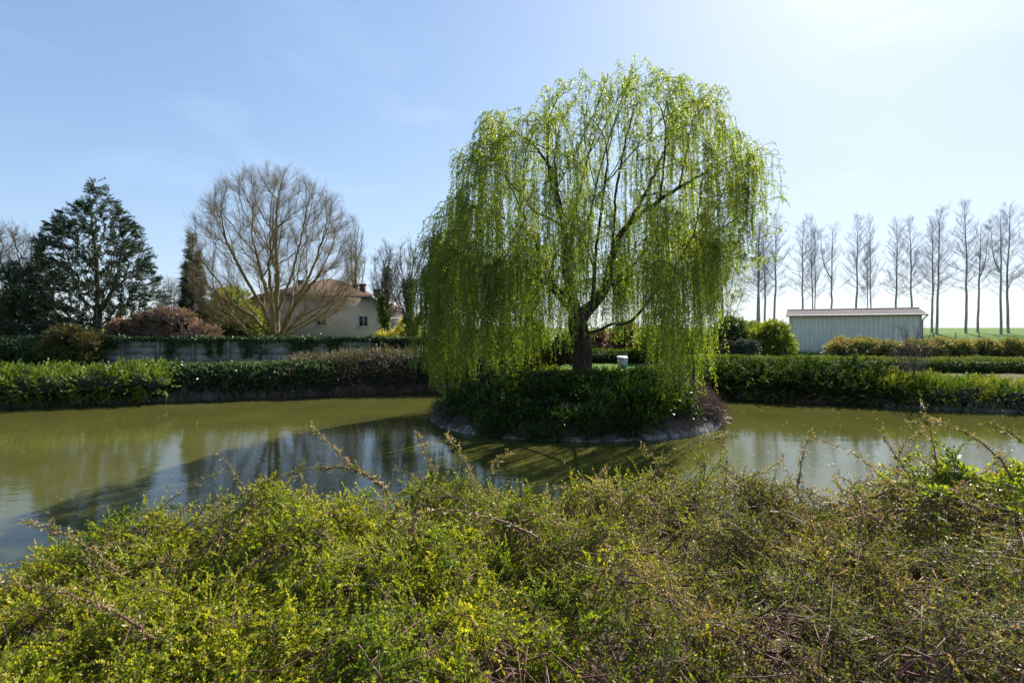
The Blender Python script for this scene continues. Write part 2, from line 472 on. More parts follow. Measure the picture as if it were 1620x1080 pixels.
def ico():
    t = (1 + 5 ** .5) / 2
    # a small UV ball made of quads
    nu, nv = 10, 6
    V = []
    for j in range(nv + 1):
        th = math.pi * j / nv
        for i in range(nu):
            V.append((math.sin(th) * math.cos(2 * math.pi * i / nu), math.sin(th) * math.sin(2 * math.pi * i / nu), math.cos(th)))
    Fq = [(j * nu + i, (j + 1) * nu + i, (j + 1) * nu + (i + 1) % nu, j * nu + (i + 1) % nu) for j in range(nv) for i in range(nu)]
    return np.array(V), np.array(Fq)


ICO = ico()


def core_mesh(blobs, k=0.78, name='shade_core', parent=None):
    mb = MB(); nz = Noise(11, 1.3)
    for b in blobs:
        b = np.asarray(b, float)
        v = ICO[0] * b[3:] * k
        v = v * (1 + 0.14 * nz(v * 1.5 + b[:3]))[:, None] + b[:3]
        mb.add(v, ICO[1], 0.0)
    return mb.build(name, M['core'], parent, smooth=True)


def shrub(name, label, cat, blobs, mat, tpls, n, up=0.4, s=1.0, tint=0.45, depth=0.3, group=None, core=0.78, flat_up=False,
          zmin=-9, spread=0.12, rough=0.15, ntint=0.22, nfreq=0.8, outw=1.0, rand=0.5, seed=None, stems=0, low=-0.5, rvec=(1, 1, 1), nst=(1, 1, 1)):
    B = np.asarray(blobs, float)
    base = np.array([B[:, 0].mean(), B[:, 1].mean(), (B[:, 2] - B[:, 5]).min()])
    t = thing(name, base, label, cat, group)
    p, nr = blob_pts(B, n, depth, zmin, rough, low=low)
    nz = Noise(sum(map(ord, name)) if seed is None else seed, nfreq); nz2 = Noise(5 + (seed or 0), nfreq * 3)
    d = unit(nr * outw + np.array([0, 0, up]) + rng.normal(size=p.shape) * rand * np.array(rvec))
    tt = tint + ntint * nz(p * nst) + 0.5 * ntint * nz2(p * nst)
    nh = None
    if flat_up: nh = unit(np.array([0, 0, 1.]) + rng.normal(size=p.shape) * 0.4)
    mb = MB(); scatter(mb, tpls, p, d, nh, s * (0.75 + 0.5 * rng.random(len(p))), tt, spread)
    mb.build('foliage', M[mat], t)
    if core: core_mesh(B, core, 'shade_core', t)
    if stems:
        sb = MB()
        for i in range(stems):
            b = B[rng.integers(len(B))]
            p0 = np.array([b[0] + rng.normal() * b[3] * .3, b[1] + rng.normal() * b[4] * .3, b[2] - b[5] * .9])
            dd = unit(rng.normal(size=3) * [1, 1, .3] + [0, 0, 1.0])
            p1 = b[:3] + dd * b[3:] * (0.9 + 0.35 * rng.random())
            mid = (p0 + p1) / 2 + rng.normal(size=3) * 0.08
            sb.tube([p0, mid, p1], [0.018, 0.012, 0.004], 3, 0.0)
        sb.build('stem', M['root'], t)
    return t


def row_blobs(path, width, height, n, r=(0.35, 0.6), zbase=0.3, zr=None, seed=1, wfun=None):
    """blobs filling a hedge-like body along a ground path of (x,y,z) points"""
    r_ = np.random.default_rng(seed)
    P = np.asarray(path, float)
    seg = np.linalg.norm(np.diff(P[:, :2], axis=0), axis=1); cum = np.r_[0, np.cumsum(seg)]
    out = []
    for i in range(n):
        s = r_.random() * cum[-1]
        x = np.interp(s, cum, P[:, 0]); y = np.interp(s, cum, P[:, 1]); h = np.interp(s, cum, P[:, 2])
        k = min(np.searchsorted(cum, s, 'right') - 1, len(seg) - 1)
        t = (P[k + 1, :2] - P[k, :2]) / seg[k]; nn = np.array([-t[1], t[0]])
        w = (r_.random() - 0.5) * width
        rr = r[0] + (r[1] - r[0]) * r_.random()
        zz = zbase + max(0.0, (h - rr - zbase)) * (1 - 0.55 * abs(w / width * 2) ** 2 * r_.random()) * (r_.random() ** 0.45)
        out.append([x + nn[0] * w, y + nn[1] * w, zz, rr * 1.25, rr * 1.1, rr * (zr or 0.85)])
    return out


# ------------------------------------------------------------------ skeleton trees (minimum spanning tree with path cost)
def mst(seedP, seedpar, pts, bf=0.4):
    P = [np.asarray(p, float) for p in seedP]; par = list(seedpar)
    path = [0.0] * len(P)
    for i in range(len(P)):
        if par[i] >= 0: path[i] = path[par[i]] + np.linalg.norm(P[i] - P[par[i]])
    n = len(pts); best = np.full(n, 1e18); bp = np.zeros(n, int)
    for i in range(len(P)):
        c = np.linalg.norm(pts - P[i], axis=1) + bf * path[i]
        # distances to the new node plus its path length
        k = c < best; best[k] = c[k]; bp[k] = i
    alive = np.ones(n, bool)
    for _ in range(n):
        j = int(np.argmin(np.where(alive, best, 1e19)))
        alive[j] = False
        q = bp[j]; P.append(pts[j]); par.append(q); pl = path[q] + np.linalg.norm(pts[j] - P[q]); path.append(pl)
        c = np.linalg.norm(pts - pts[j], axis=1) + bf * pl
        k = alive & (c < best); best[k] = c[k]; bp[k] = len(P) - 1
    return np.array(P), np.array(par)


def radii(par, r_tip, expo=2.3, rbase=None):
    n = len(par); acc = np.zeros(n)
    kids = np.zeros(n, int)
    for i in range(n - 1, 0, -1):
        if kids[i] == 0: acc[i] = 1
        if par[i] >= 0: acc[par[i]] += acc[i]; kids[par[i]] += 1
    if kids[0] == 0: acc[0] = 1
    r = acc ** (1 / expo)
    if rbase:
        # map so that one tip -> r_tip and the root -> rbase
        e = math.log(rbase / r_tip) / math.log(max(acc[0], 2))
        r = r_tip * acc ** e
    else:
        r = r * r_tip
    return r, acc, kids


def chains(P, par, acc):
    n = len(P); ch = [[] for _ in range(n)]
    for i in range(n):
        if par[i] >= 0: ch[par[i]].append(i)
    out = []; stack = [(-1, 0)]
    while stack:
        pre, i = stack.pop()
        c = [i] if pre < 0 else [pre, i]
        while ch[i]:
            k = sorted(ch[i], key=lambda q: -acc[q])
            for o in k[1:]: stack.append((i, o))
            i = k[0]; c.append(i)
        out.append(c)
    return out


def relax(P, par, acc, fixed, it=3):
    n = len(P); main = np.full(n, -1)
    for i in range(1, n):
        p = par[i]
        if main[p] < 0 or acc[i] > acc[main[p]]: main[p] = i
    k = np.where((main >= 0) & (par >= 0) & (np.arange(n) >= fixed))[0]
    for _ in range(it):
        P[k] = 0.4 * P[k] + 0.3 * P[par[k]] + 0.3 * P[main[k]]
    return P


def smooth_chain(pts, rad, sub=3, wob=0.0):
    pts = np.asarray(pts, float); n = len(pts)
    if n < 3 or sub < 2:
        return pts, np.asarray(rad, float)
    Q = np.vstack([2 * pts[0] - pts[1], pts, 2 * pts[-1] - pts[-2]])
    out = []; rr = []
    for i in range(1, n):
        p0, p1, p2, p3 = Q[i - 1], Q[i], Q[i + 1], Q[i + 2]
        for k in range(sub):
            t = k / sub
            out.append(0.5 * ((2 * p1) + (-p0 + p2) * t + (2 * p0 - 5 * p1 + 4 * p2 - p3) * t * t + (-p0 + 3 * p1 - 3 * p2 + p3) * t ** 3))
            rr.append(rad[i - 1] * (1 - t) + rad[i] * t)
    out.append(pts[-1]); rr.append(rad[-1])
    out = np.array(out)
    if wob: out[1:-1] += rng.normal(size=(len(out) - 2, 3)) * wob
    return out, np.array(rr)


def tubes_of(P, par, r, acc, mb=None, sub=3, wob=0.0, big=0.06):
    mb = mb or MB()
    for c in chains(P, par, acc):
        rr = r[c].copy()
        if len(c) > 1: rr[0] = min(rr[0], rr[1] * 1.25) if par[c[1]] == c[0] and c[0] != 0 else rr[0]
        p, q = smooth_chain(P[c], rr, sub, wob)
        mx = q.max()
        mb.tube(p, q, 12 if mx > 0.15 else 7 if mx > big else 4 if mx > big * 0.3 else 3, 0.0)
    return mb


def seeds_from(polys):
    """polylines sharing points -> seed nodes + parents; densified"""
    P, par = [], []
    for pl in polys:
        prev = None
        for p in pl:
            p = np.asarray(p, float)
            hit = None
            for i, q in enumerate(P):
                if np.linalg.norm(q - p) < 0.02: hit = i; break
            if hit is None:
                if prev is not None:
                    L = np.linalg.norm(p - P[prev]); k = max(1, int(L / 0.45))
                    a = P[prev]
                    for j in range(1, k + 1):
                        P.append(a + (p - a) * j / k); par.append(prev); prev = len(P) - 1
                else:
                    P.append(p); par.append(-1); prev = len(P) - 1
            else:
                prev = hit
    return P, par


def outdir(P, par, i):
    q = P[par[i]] if par[i] >= 0 else P[i] - [0, 0, 1]
    return unit(P[i] - q)


# ================================================================== SETTING
POND = np.array([(-60, 4.35), (-60, 12.0), (-30, 16.0), (-18.4, 18.4), (-14, 19.6), (-10.1, 21.0), (-4.2, 22.7), (2, 22.4), (7.9, 21.0), (11.8, 19.55),
                 (14.5, 18.4), (17.4, 17.4), (30, 13.5), (60, 9.0), (60, 4.6), (20, 4.3), (6, 4.5), (2, 4.25), (-2, 4.3), (-6, 4.5), (-20, 4.3)])


def pond_sd(x, y):
    p = np.stack([x, y], -1)
    d = np.full(x.shape, 1e9); inside = np.zeros(x.shape, bool)
    n = len(POND)
    for i in range(n):
        a, b = POND[i], POND[(i + 1) % n]
        e = b - a; w = p - a
        t = np.clip((w @ e) / (e @ e), 0, 1)
        d = np.minimum(d, np.linalg.norm(w - t[..., None] * e, axis=-1))
        c = ((a[1] <= y) & (b[1] > y)) | ((b[1] <= y) & (a[1] > y))
        xi = a[0] + (y - a[1]) / ((b[1] - a[1]) if b[1] != a[1] else 1e-9) * e[0]
        inside ^= c & (x < xi)
    return np.where(inside, -d, d)


nzg = Noise(21, 0.12); nzg2 = Noise(22, 0.8)


def ground_base(x, y):
    z = np.interp(y, [-50, 25, 40, 60, 80, 130, 220, 600, 1500], [1.0, 0.85, 0.95, 1.62, 2.3, 3.0, 3.75, 4.3, 4.8])
    return z


def ground_z(x, y):
    x = np.asarray(x, float); y = np.asarray(y, float)
    sd = pond_sd(x, y)
    g = ground_base(x, y) + 0.04 * nzg2(np.stack([x, y], -1))
    k = np.clip(sd / 1.1, -0.8, 1)
    up = np.clip(k, 0, 1) ** 0.6
    return np.where(sd > 0, g * up + 0.02 * (1 - up), -0.9 * np.clip(-sd / 1.0, 0, 1) ** 0.7)


def gz(x, y): return float(ground_z(np.array([x]), np.array([y]))[0])


def build_ground():
    def ax(a, b, step, far, m):
        core = np.arange(a, b + 1e-6, step)
        return np.concatenate([-np.geomspace(-a, far, m)[::-1][:-1] if a < 0 else [], core, np.geomspace(b, far, m)[1:]])
    xs = ax(-34, 34, 0.3, 1500, 22)
    ys = np.concatenate([[-200, -80, -40, -20, -10, -5, -2], np.arange(0, 30, 0.3), np.geomspace(30, 1500, 40)])
    X, Y = np.meshgrid(xs, ys)
    Z = ground_z(X, Y)
    sd = pond_sd(X, Y)
    nx, ny = len(xs), len(ys)
    v = np.stack([X, Y, Z], -1).reshape(-1, 3)
    i = np.arange(ny - 1)[:, None]; j = np.arange(nx - 1)[None]
    f = np.stack([i * nx + j, i * nx + j + 1, (i + 1) * nx + j + 1, (i + 1) * nx + j], -1).reshape(-1, 4)
    mb = MB(); mb.add(v, f, 0.5)
    o = mb.build('ground', M['ground'], None, smooth=True)
    s = np.clip(1 - (sd - 0.9) / 0.8, 0, 1)
    s = np.maximum(s, ((Y < 8) & (np.abs(X) < 40)).astype(float))
    # worn earthy strip inside the clipped hedge on the far bank
    s = np.maximum(s, 0.75 * ((X > 11.5) & (Y > 19) & (Y < 23.2)).astype(float))
    a = o.data.attributes.new('soil', 'FLOAT', 'POINT'); a.data.foreach_set('value', s.reshape(-1).astype(np.float32))
    tag(o, 'green lawn and rising field round the pond', 'ground', kind='structure')
    mb = MB(); mb.add([(-70, 3.0, 0), (70, 3.0, 0), (70, 24, 0), (-70, 24, 0)], [(0, 1, 2, 3)])
    w = mb.build('water', M['water'])
    tag(w, 'murky olive green pond water with sky reflections', 'water', kind='structure')


build_ground()

# island
IC = np.array([2.0, 16.35]); IA, IB = 4.35, 3.35


def island_z(x, y):
    q = np.sqrt(((x - IC[0]) / IA) ** 2 + ((y - IC[1]) / IB) ** 2)
    return np.interp(q, [0, 0.45, 0.8, 0.95, 1.0, 1.03, 1.08], [1.42, 1.34, 0.78, 0.24, 0.12, 0.02, -0.5])


def build_island():
    nr, na = 30, 240
    q = np.linspace(0, 1.08, nr); a = np.arange(na) * 2 * math.pi / na
    nzl = Noise(31, 0.7)
    A, Q = np.meshgrid(a, q)
    wob = 1 + 0.03 * nzl(np.stack([np.cos(A) * 2, np.sin(A) * 2], -1)) * (Q > 0.8)
    X = IC[0] + IA * Q * np.cos(A) * wob; Y = IC[1] + IB * Q * np.sin(A) * wob
    Z = np.interp(Q, [0, 0.45, 0.8, 0.95, 1.0, 1.03, 1.08], [1.42, 1.34, 0.78, 0.24, 0.12, 0.02, -0.5]) + 0.03 * nzl(np.stack([X, Y], -1) * 3)
    v = np.stack([X, Y, Z], -1).reshape(-1, 3)
    i = np.arange(nr - 1)[:, None]; j = np.arange(na)[None]; j2 = (j + 1) % na
    f = np.stack([i * na + j, i * na + j2, (i + 1) * na + j2, (i + 1) * na + j], -1).reshape(-1, 4)
    m, nt, N, L, P = new_mat('island_soil')
    tc = N.new('ShaderNodeTexCoord'); no = N.new('ShaderNodeTexNoise'); no.inputs['Scale'].default_value = 7; no.inputs['Detail'].default_value = 8
    L.new(tc.outputs['Object'], no.inputs['Vector'])
    r1 = ramp(N, [(0.3, (0.05, 0.038, 0.025)), (0.55, (0.11, 0.085, 0.06)), (0.75, (0.17, 0.13, 0.10))])
    L.new(no.outputs['Fac'], r1.inputs[0]); L.new(r1.outputs[0], P.inputs['Base Color'])
    P.inputs['Roughness'].default_value = 0.95
    b = N.new('ShaderNodeBump'); b.inputs['Strength'].default_value = 0.8; b.inputs['Distance'].default_value = 0.05
    L.new(no.outputs['Fac'], b.inputs['Height']); L.new(b.outputs[0], P.inputs['Normal'])
    mb = MB(); mb.add(v, f); o = mb.build('island_ground', m, None, smooth=True)
    tag(o, 'earth mound of the small round island', 'ground', kind='structure')
    # pale concrete lip round the island
    m, nt, N, L, P = new_mat('pale_concrete')
    tc = N.new('ShaderNodeTexCoord'); no = N.new('ShaderNodeTexNoise'); no.inputs['Scale'].default_value = 5; no.inputs['Detail'].default_value = 8
    L.new(tc.outputs['Object'], no.inputs['Vector'])
    r1 = ramp(N, [(0.38, (0.07, 0.062, 0.05)), (0.52, (0.20, 0.185, 0.155)), (0.72, (0.36, 0.34, 0.30))])
    L.new(no.outputs['Fac'], r1.inputs[0]); L.new(r1.outputs[0], P.inputs['Base Color'])
    P.inputs['Roughness'].default_value = 0.85
    b = N.new('ShaderNodeBump'); b.inputs['Strength'].default_value = 0.6; b.inputs['Distance'].default_value = 0.04
    L.new(no.outputs['Fac'], b.inputs['Height']); L.new(b.outputs[0], P.inputs['Normal'])
    M['concrete_pale'] = m
    prof = [(0.955, 0.12), (0.975, 0.165), (1.0, 0.15), (1.025, 0.07), (1.045, 0.01), (1.055, -0.25)]
    V = []
    for q, z in prof:
        w = 1 + 0.014 * nzl(np.stack([np.cos(a) * 2, np.sin(a) * 2], -1))
        zz = z + 0.03 * rng.normal(size=na) * (z > 0) * 0.6 + 0.04 * nzl(np.stack([np.cos(a) * 5, np.sin(a) * 5, np.full(na, q * 9)], -1)) * (z > 0)
        V.append(np.stack([IC[0] + IA * q * w * np.cos(a), IC[1] + IB * q * w * np.sin(a), zz], -1))
    V = np.concatenate(V); nr = len(prof)
    i = np.arange(nr - 1)[:, None]
    f = np.stack([i * na + j, i * na + j2, (i + 1) * na + j2, (i + 1) * na + j], -1).reshape(-1, 4)
    mb = MB(); mb.add(V, f); o = mb.build('island_kerb', m, None, smooth=True)
    tag(o, 'pale worn concrete edging where the willow island meets the water', 'edging')


build_island()

# ================================================================== leaf templates
T_yew = [tpl_twig(i, 0.30, 16, 0.060, 0.024, 50, 0.8, 0.2, simple=True) for i in range(4)]
T_jun = [tpl_twig(10 + i, 0.50, 18, 0.10, 0.028, 42, 0.85, 0.25, simple=True) for i in range(4)]
T_isl = [tpl_twig(15 + i, 0.34, 20, 0.055, 0.022, 50, 0.6, 0.25, simple=True) for i in range(4)]
T_ivy = [tpl_twig(20 + i, 0.16, 6, 0.075, 0.070, 70, 0.3, 0.1, simple=True) for i in range(4)]
T_small = [tpl_twig(30 + i, 0.18, 9, 0.045, 0.030, 60, 0.4, 0.2, simple=True) for i in range(4)]
T_drape = [tpl_twig(40 + i, 0.45, 14, 0.050, 0.024, 40, 0.6, 0.35, stem_r=0.004, simple=True) for i in range(4)]
T_clump = [tpl_twig(50 + i, 0.45, 16, 0.15, 0.045, 55, 0.45, 0.2, simple=True) for i in range(5)]
T_need = [tpl_twig(60 + i, 0.60, 18, 0.16, 0.045, 50, 0.8, -0.2, simple=True) for i in range(4)]
T_bush = [tpl_twig(70 + i, 0.30, 12, 0.075, 0.045, 60, 0.3, 0.2, simple=True) for i in range(4)]
T_bare = [tpl_barebranch(80 + i, 1.0, 7, 0.009) for i in range(5)]
T_fine = [tpl_barebranch(300 + i, 1.0, 8, 0.0048) for i in range(5)]
T_spike = [tpl_twig(90 + i, 0.35, 5, 0.30, 0.012, 25, 0.3, 0.3, simple=True) for i in range(4)]


def tube_batch(mb, P, r0, r1, sides=3, t=0.0):
    """P (K,n,3) polylines, all tubes at once"""
    K, n, _ = P.shape
    tan = unit(np.gradient(P, axis=1))
    ref = np.array([0.31, 0.87, 0.38])
    a = unit(np.cross(tan, ref)); b = np.cross(tan, a)
    ang = np.arange(sides) * 2 * math.pi / sides
    rad = np.broadcast_to(np.linspace(1, 0, n)[None] * (np.asarray(r0) - np.asarray(r1)).reshape(-1, 1) + np.asarray(r1).reshape(-1, 1), (K, n))
    ring = (np.cos(ang)[None, None, :, None] * a[:, :, None] + np.sin(ang)[None, None, :, None] * b[:, :, None]) * rad[:, :, None, None] + P[:, :, None]
    i = np.arange(n - 1)[:, None]; j = np.arange(sides)[None]; j2 = (j + 1) % sides
    f = np.stack([i * sides + j, i * sides + j2, (i + 1) * sides + j2, (i + 1) * sides + j], -1).reshape(1, -1, 4)
    f = f + (np.arange(K) * n * sides)[:, None, None]
    mb.add(ring.reshape(-1, 3), f.reshape(-1, 4), t)


def leaves_at(mb, p, d, L, w, tint):
    """one rhombic leaf per point"""
    K = len(p); d = unit(d); n = unit(rng.normal(size=(K, 3))); s = unit(np.cross(d, n)); n = np.cross(s, d)
    L = np.broadcast_to(L, (K,))[:, None]; w = np.broadcast_to(w, (K,))[:, None]
    V = np.stack([p, p + d * L * .45 + s * w * .5 + n * w * .2, p + d * L, p + d * L * .45 - s * w * .5 + n * w * .2], 1)
    f = np.arange(K * 4).reshape(K, 4)
    mb.add(V.reshape(-1, 3), f, np.clip(tint, 0.08, 1))


# ================================================================== WEEPING WILLOW
WD = 16.3
ztx = np.array([660, 690, 735, 770, 830, 890, 930, 960, 1010, 1060, 1110, 1140, 1180, 1205, 1214])
zty = np.array([485, 355, 256, 192, 176, 138, 142, 118, 124, 138, 148, 214, 230, 246, 316])


def w_top(X, Y):
    """height of the crown's upper surface over ground point X,Y (-9 outside)"""
    q = np.clip(np.abs(Y - WD) / 4.9, 0, 0.999); c = np.sqrt(1 - q * q)
    cx = 3.0
    px = HX + F * (cx + (X - cx) / c) / WD
    yt = np.interp(px, ztx, zty, left=9999, right=9999)
    z = EYE + (HY - yt) * WD / F
    return np.where(yt > 9000, -9, 2.0 + (z - 2.0) * c ** 0.8)


def build_willow():
    base = W(920, 592, WD); base[2] = 1.35
    t = thing('weeping_willow', base, 'large weeping willow with fresh green curtains growing on the round island', 'tree')
    def w(px, py, dy=0.0): return W(px, py, WD + dy)
    b0 = np.array([base[0], base[1], 1.15])
    t1, t2, f1 = w(922, 560), w(918, 530), w(914, 505)
    s1 = w(897, 430, -.1)
    j = w(958, 455, .1); k = w(968, 410, .1)
    polys = [
        [b0, t1, t2, f1, w(905, 470), s1, w(893, 360), w(880, 300, .3), w(878, 240, .6), w(893, 165, .5)],
        [w(893, 360), w(868, 345, -.4), w(845, 335, -.8), w(828, 312, -1.2), w(800, 280, -1.6), w(775, 225, -1.5)],
        [s1, w(905, 370, .5), w(912, 325, .7), w(930, 250, 1.2), w(955, 170, 1.2)],
        [w(905, 470), w(880, 455, -.5), w(850, 442, -1.0), w(810, 436, -1.6), w(760, 420, -2.2), w(725, 400, -2.2)],
        [f1, w(935, 485), j, k, w(980, 375), w(1005, 345, -.3), w(1045, 315, -.6), w(1100, 282, -.9), w(1160, 245, -.7), w(1192, 228, -.4)],
        [k, w(971, 360, .4), w(975, 300, .6), w(990, 220, .8), w(1010, 140, .5)],
        [w(980, 375), w(1020, 310, .5), w(1055, 230, .8), w(1085, 160, .7), w(1105, 135, .6)],
        [j, w(975, 440, 1.0), w(1010, 410, 2.0), w(1040, 370, 2.8)],
        [f1, w(880, 465, 1.4), w(840, 420, 2.4), w(800, 380, 3.0)],
        [k, w(1000, 395, -1.2), w(1030, 370, -2.3), w(1050, 330, -3.0)],
        [w(893, 360), w(905, 340, -1.3), w(915, 300, -2.4), w(920, 260, -3.0)],
        [w(918, 530), w(945, 522, -.4), w(968, 513, -.6), w(1000, 508, -.9), w(1035, 520, -1.2)],
    ]
    sp, spar = seeds_from(polys)
    pts = []
    while len(pts) < 1700:
        X = rng.uniform(-3.2, 8.2, 4000); Y = WD + rng.uniform(-4.9, 4.9, 4000)
        zt = w_top(X, Y)
        shell = rng.random(4000) < 0.62
        Z = np.where(shell, zt - 0.1 - 1.0 * rng.random(4000) ** 1.5, 4.3 + (zt - 4.3) * rng.random(4000))
        ok = (zt > 4.0) & (Z > 4.2) & (Z < zt)
        q = np.stack([X, Y, Z], -1)[ok]
        pts += list(q[:500])
    pts = np.array(pts[:1700])
    P, par = mst(sp, spar, pts, 0.45)
    r, acc, kids = radii(par, 0.0045, rbase=0.31)
    P = relax(P, par, acc, len(sp), 3)
    trunk = MB(); limb = MB()
    for c in chains(P, par, acc):
        rr = r[c].copy()
        if len(c) > 1 and c[0] != 0: rr[0] = min(rr[0], rr[1] * 1.3)
        p, q = smooth_chain(P[c], rr, 3, 0.012)
        if c[0] == 0:
            flare = np.maximum(0, 1 - (p[:, 2] - 1.15) / 0.5)
            q = q * (1 + 0.45 * flare ** 2)
        mx = q.max()
        (trunk if mx > 0.07 else limb).tube(p, q, 14 if mx > 0.15 else 8 if mx > 0.05 else 4, 0.0)
    trunk.build('trunk', M['bark_willow'], t, smooth=True)
    limb.build('branch', M['bark_willow'], t, smooth=True)
    # hanging strands
    nzc = Noise(41, 0.75); nzc2 = Noise(42, 0.25)
    ok = np.where((r < 0.03) & (P[:, 2] > 3.4))[0]
    K = 14000
    pw = np.interp(P[ok, 2], [4, 6, 8, 11], [2.0, 1.5, 0.9, 0.55]) * np.interp(P[ok, 0], [-2.6, -1.8, 6.0, 7.0], [0.5, 1, 1, 0.35]); i = rng.choice(ok, K, p=pw / pw.sum()); u = rng.random((K, 1))
    p0 = P[i] * u + P[np.maximum(par[i], 0)] * (1 - u)
    wgt = 0.5 + 0.5 * np.tanh(1.8 * nzc(p0 * [1, 1, .35])) 
    rad = np.linalg.norm((p0[:, :2] - [2.2, WD]) / [5.0, 4.6], axis=1)
    keep = rng.random(K) < np.clip(0.0 + 1.1 * wgt, 0.05, 1) * np.clip(0.35 + 0.8 * rad, 0, 1) * np.interp(p0[:, 2], [4, 6, 9], [1, .85, .6])
    pxx = HX + F * p0[:, 0] / p0[:, 1]
    open_ = (p0[:, 1] < WD - 0.6) & (pxx > 850) & (pxx < 1020) & (p0[:, 2] > 3.5)   # the limbs show through here
    keep &= ~(open_ & (rng.random(K) < 0.6)) & ~((pxx < 672) & (rng.random(K) < 0.75))
    p0 = p0[keep]; rad = rad[keep]; K = len(p0)
    cell = np.floor(p0[:, 0] / 0.4).astype(int) * 1000 + np.floor(p0[:, 1] / 0.4).astype(int)
    od_ = np.argsort(cell, kind='stable'); cs = cell[od_]; first = np.searchsorted(cs, cs); rank = np.empty(K, int); rank[od_] = np.arange(K) - first
    kk = rank < 26; p0 = p0[kk]; rad = rad[kk]; K = len(p0)
    px = HX + F * p0[:, 0] / p0[:, 1]
    front = (WD - p0[:, 1]) / 4.8
    yb = np.interp(px, [650, 680, 720, 770, 830, 880, 920, 950, 1000, 1040, 1065, 1110, 1125, 1150, 1175, 1200, 1215],
                       [590, 615, 640, 600, 600, 590, 560, 545, 570, 625, 650, 630, 500, 440, 420, 390, 330])
    zb = EYE - (yb - HY) * p0[:, 1] / F
    zb = np.where(rad < 0.45, np.maximum(zb, 2.8 + 0.6 * rng.random(K)), zb)
    back = p0[:, 1] > WD + 0.5
    zb = np.where(back & (px < 1115), zb + rng.choice([0.2, 1.2, 2.2], K) * rng.random(K), zb)
    zb = zb + np.abs(rng.normal(size=K)) * 0.45
    Lmax = np.clip(rng.gamma(3.2, 0.85, K), 0.35, 6.5) * np.interp(px, [650, 760, 1000, 1120, 1210], [1.25, 1.1, 0.9, 0.8, 0.5]) * np.interp(p0[:, 2], [4, 7, 11.4], [1.6, 0.75, 0.30])
    L = np.clip(np.minimum(p0[:, 2] - zb, Lmax), 0.15, 7)
    od = unit(np.c_[p0[:, 0] - 2.6, p0[:, 1] - WD, np.zeros(K)] + rng.normal(size=(K, 3)) * [2.2, 2.2, 0])
    od[:, 2] = 0.25 + 0.5 * rng.random(K) * (p0[:, 2] > 6)
    a = np.clip(rng.gamma(2, 0.11, K), 0.05, 0.8); a = np.where((rng.random(K) < 0.12) & (px < 1080), a + 0.5 * rng.random(K), a) * np.interp(px, [1080, 1180], [1, 0.25])
    n = 11
    s = np.linspace(0, 1, n)[None] * L[:, None]
    hz = a[:, None] * (1 - np.exp(-s / a[:, None]))
    S = p0[:, None] + od[:, None] * hz[..., None] * 1.3
    S[..., 2] -= (s - hz * 0.9)
    S[..., :2] += (rng.normal(size=(K, 1, 2)) * 0.05 + [0.015, 0]) * s[..., None] + 0.02 * np.sin(s * (2 + 3 * rng.random((K, 1))) + rng.random((K, 1)) * 6)[..., None]
    mb = MB()
    tube_batch(mb, S, np.full(K, 0.0055), np.full(K, 0.0025), 3, 0.0)
    # leaves
    cnt = np.maximum(3, (L / 0.024).astype(int))
    own = np.repeat(np.arange(K), cnt)
    q = rng.random(len(own)) * 0.97 + 0.03
    fi = q * (n - 1); i0 = np.minimum(fi.astype(int), n - 2); fr = (fi - i0)[:, None]
    lp = S[own, i0] * (1 - fr) + S[own, i0 + 1] * fr
    ld = unit(S[own, i0 + 1] - S[own, i0]) + rng.normal(size=(len(own), 3)) * 0.6
    lp = lp + rng.normal(size=lp.shape) * 0.018
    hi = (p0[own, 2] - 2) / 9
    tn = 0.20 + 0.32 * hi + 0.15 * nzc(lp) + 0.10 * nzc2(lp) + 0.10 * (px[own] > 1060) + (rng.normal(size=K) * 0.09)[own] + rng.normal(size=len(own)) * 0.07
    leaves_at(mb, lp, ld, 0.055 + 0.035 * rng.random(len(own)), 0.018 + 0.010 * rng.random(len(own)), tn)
    # short leafy sprigs all along the thin branches
    ok2 = np.where(r < 0.012)[0]
    KS = 20000; k2 = rng.choice(ok2, KS); u = rng.random((KS, 1))
    sp_ = P[k2] * u + P[np.maximum(par[k2], 0)] * (1 - u) + rng.normal(size=(KS, 3)) * 0.09 - [0, 0, 0.05]
    leaves_at(mb, sp_, rng.normal(size=(KS, 3)) + [0, 0, -0.3], 0.075, 0.024, 0.42 + 0.15 * nzc(sp_) + 0.08 * rng.normal(size=KS))
    # whippy outer shoots that reach up and outward before they droop
    kw = rng.choice(np.where((r < 0.02) & (P[:, 2] > 5.5))[0], 900)
    o = P[kw]; dv = unit(o - np.array([2.4, WD, 5.2])) + rng.normal(size=o.shape) * 0.35 + [0, 0, 0.15]; dv = unit(dv)
    Lw = (0.35 + 0.75 * rng.random(len(o)) ** 1.5) * np.interp(o[:, 0], [5.5, 7.2], [1, 0.35])
    uu = np.linspace(0, 1, 8)[None, :, None]
    SW = o[:, None] + dv[:, None] * Lw[:, None, None] * uu * (1 - 0.25 * uu) + np.array([0, 0, -1.0]) * (Lw[:, None, None] * 0.75 * uu ** 2.4)
    tube_batch(mb, SW, np.full(len(o), 0.007), np.full(len(o), 0.003), 3, 0.0)
    c2 = (Lw / 0.022).astype(int); ow = np.repeat(np.arange(len(o)), c2); q = 0.1 + 0.9 * rng.random(len(ow)); fi = q * 6.999; i0 = fi.astype(int)
    lp = SW[ow, i0] + (SW[ow, i0 + 1] - SW[ow, i0]) * (fi - i0)[:, None] + rng.normal(size=(len(ow), 3)) * 0.02
    leaves_at(mb, lp, unit(SW[ow, i0 + 1] - SW[ow, i0]) + rng.normal(size=lp.shape) * 0.7 + [0, 0, -0.3], 0.06 + 0.03 * rng.random(len(ow)), 0.02, 0.5 + 0.15 * nzc(lp) + 0.08 * rng.normal(size=len(ow)))
    mb.build('crown', M['willow'], t)


build_willow()

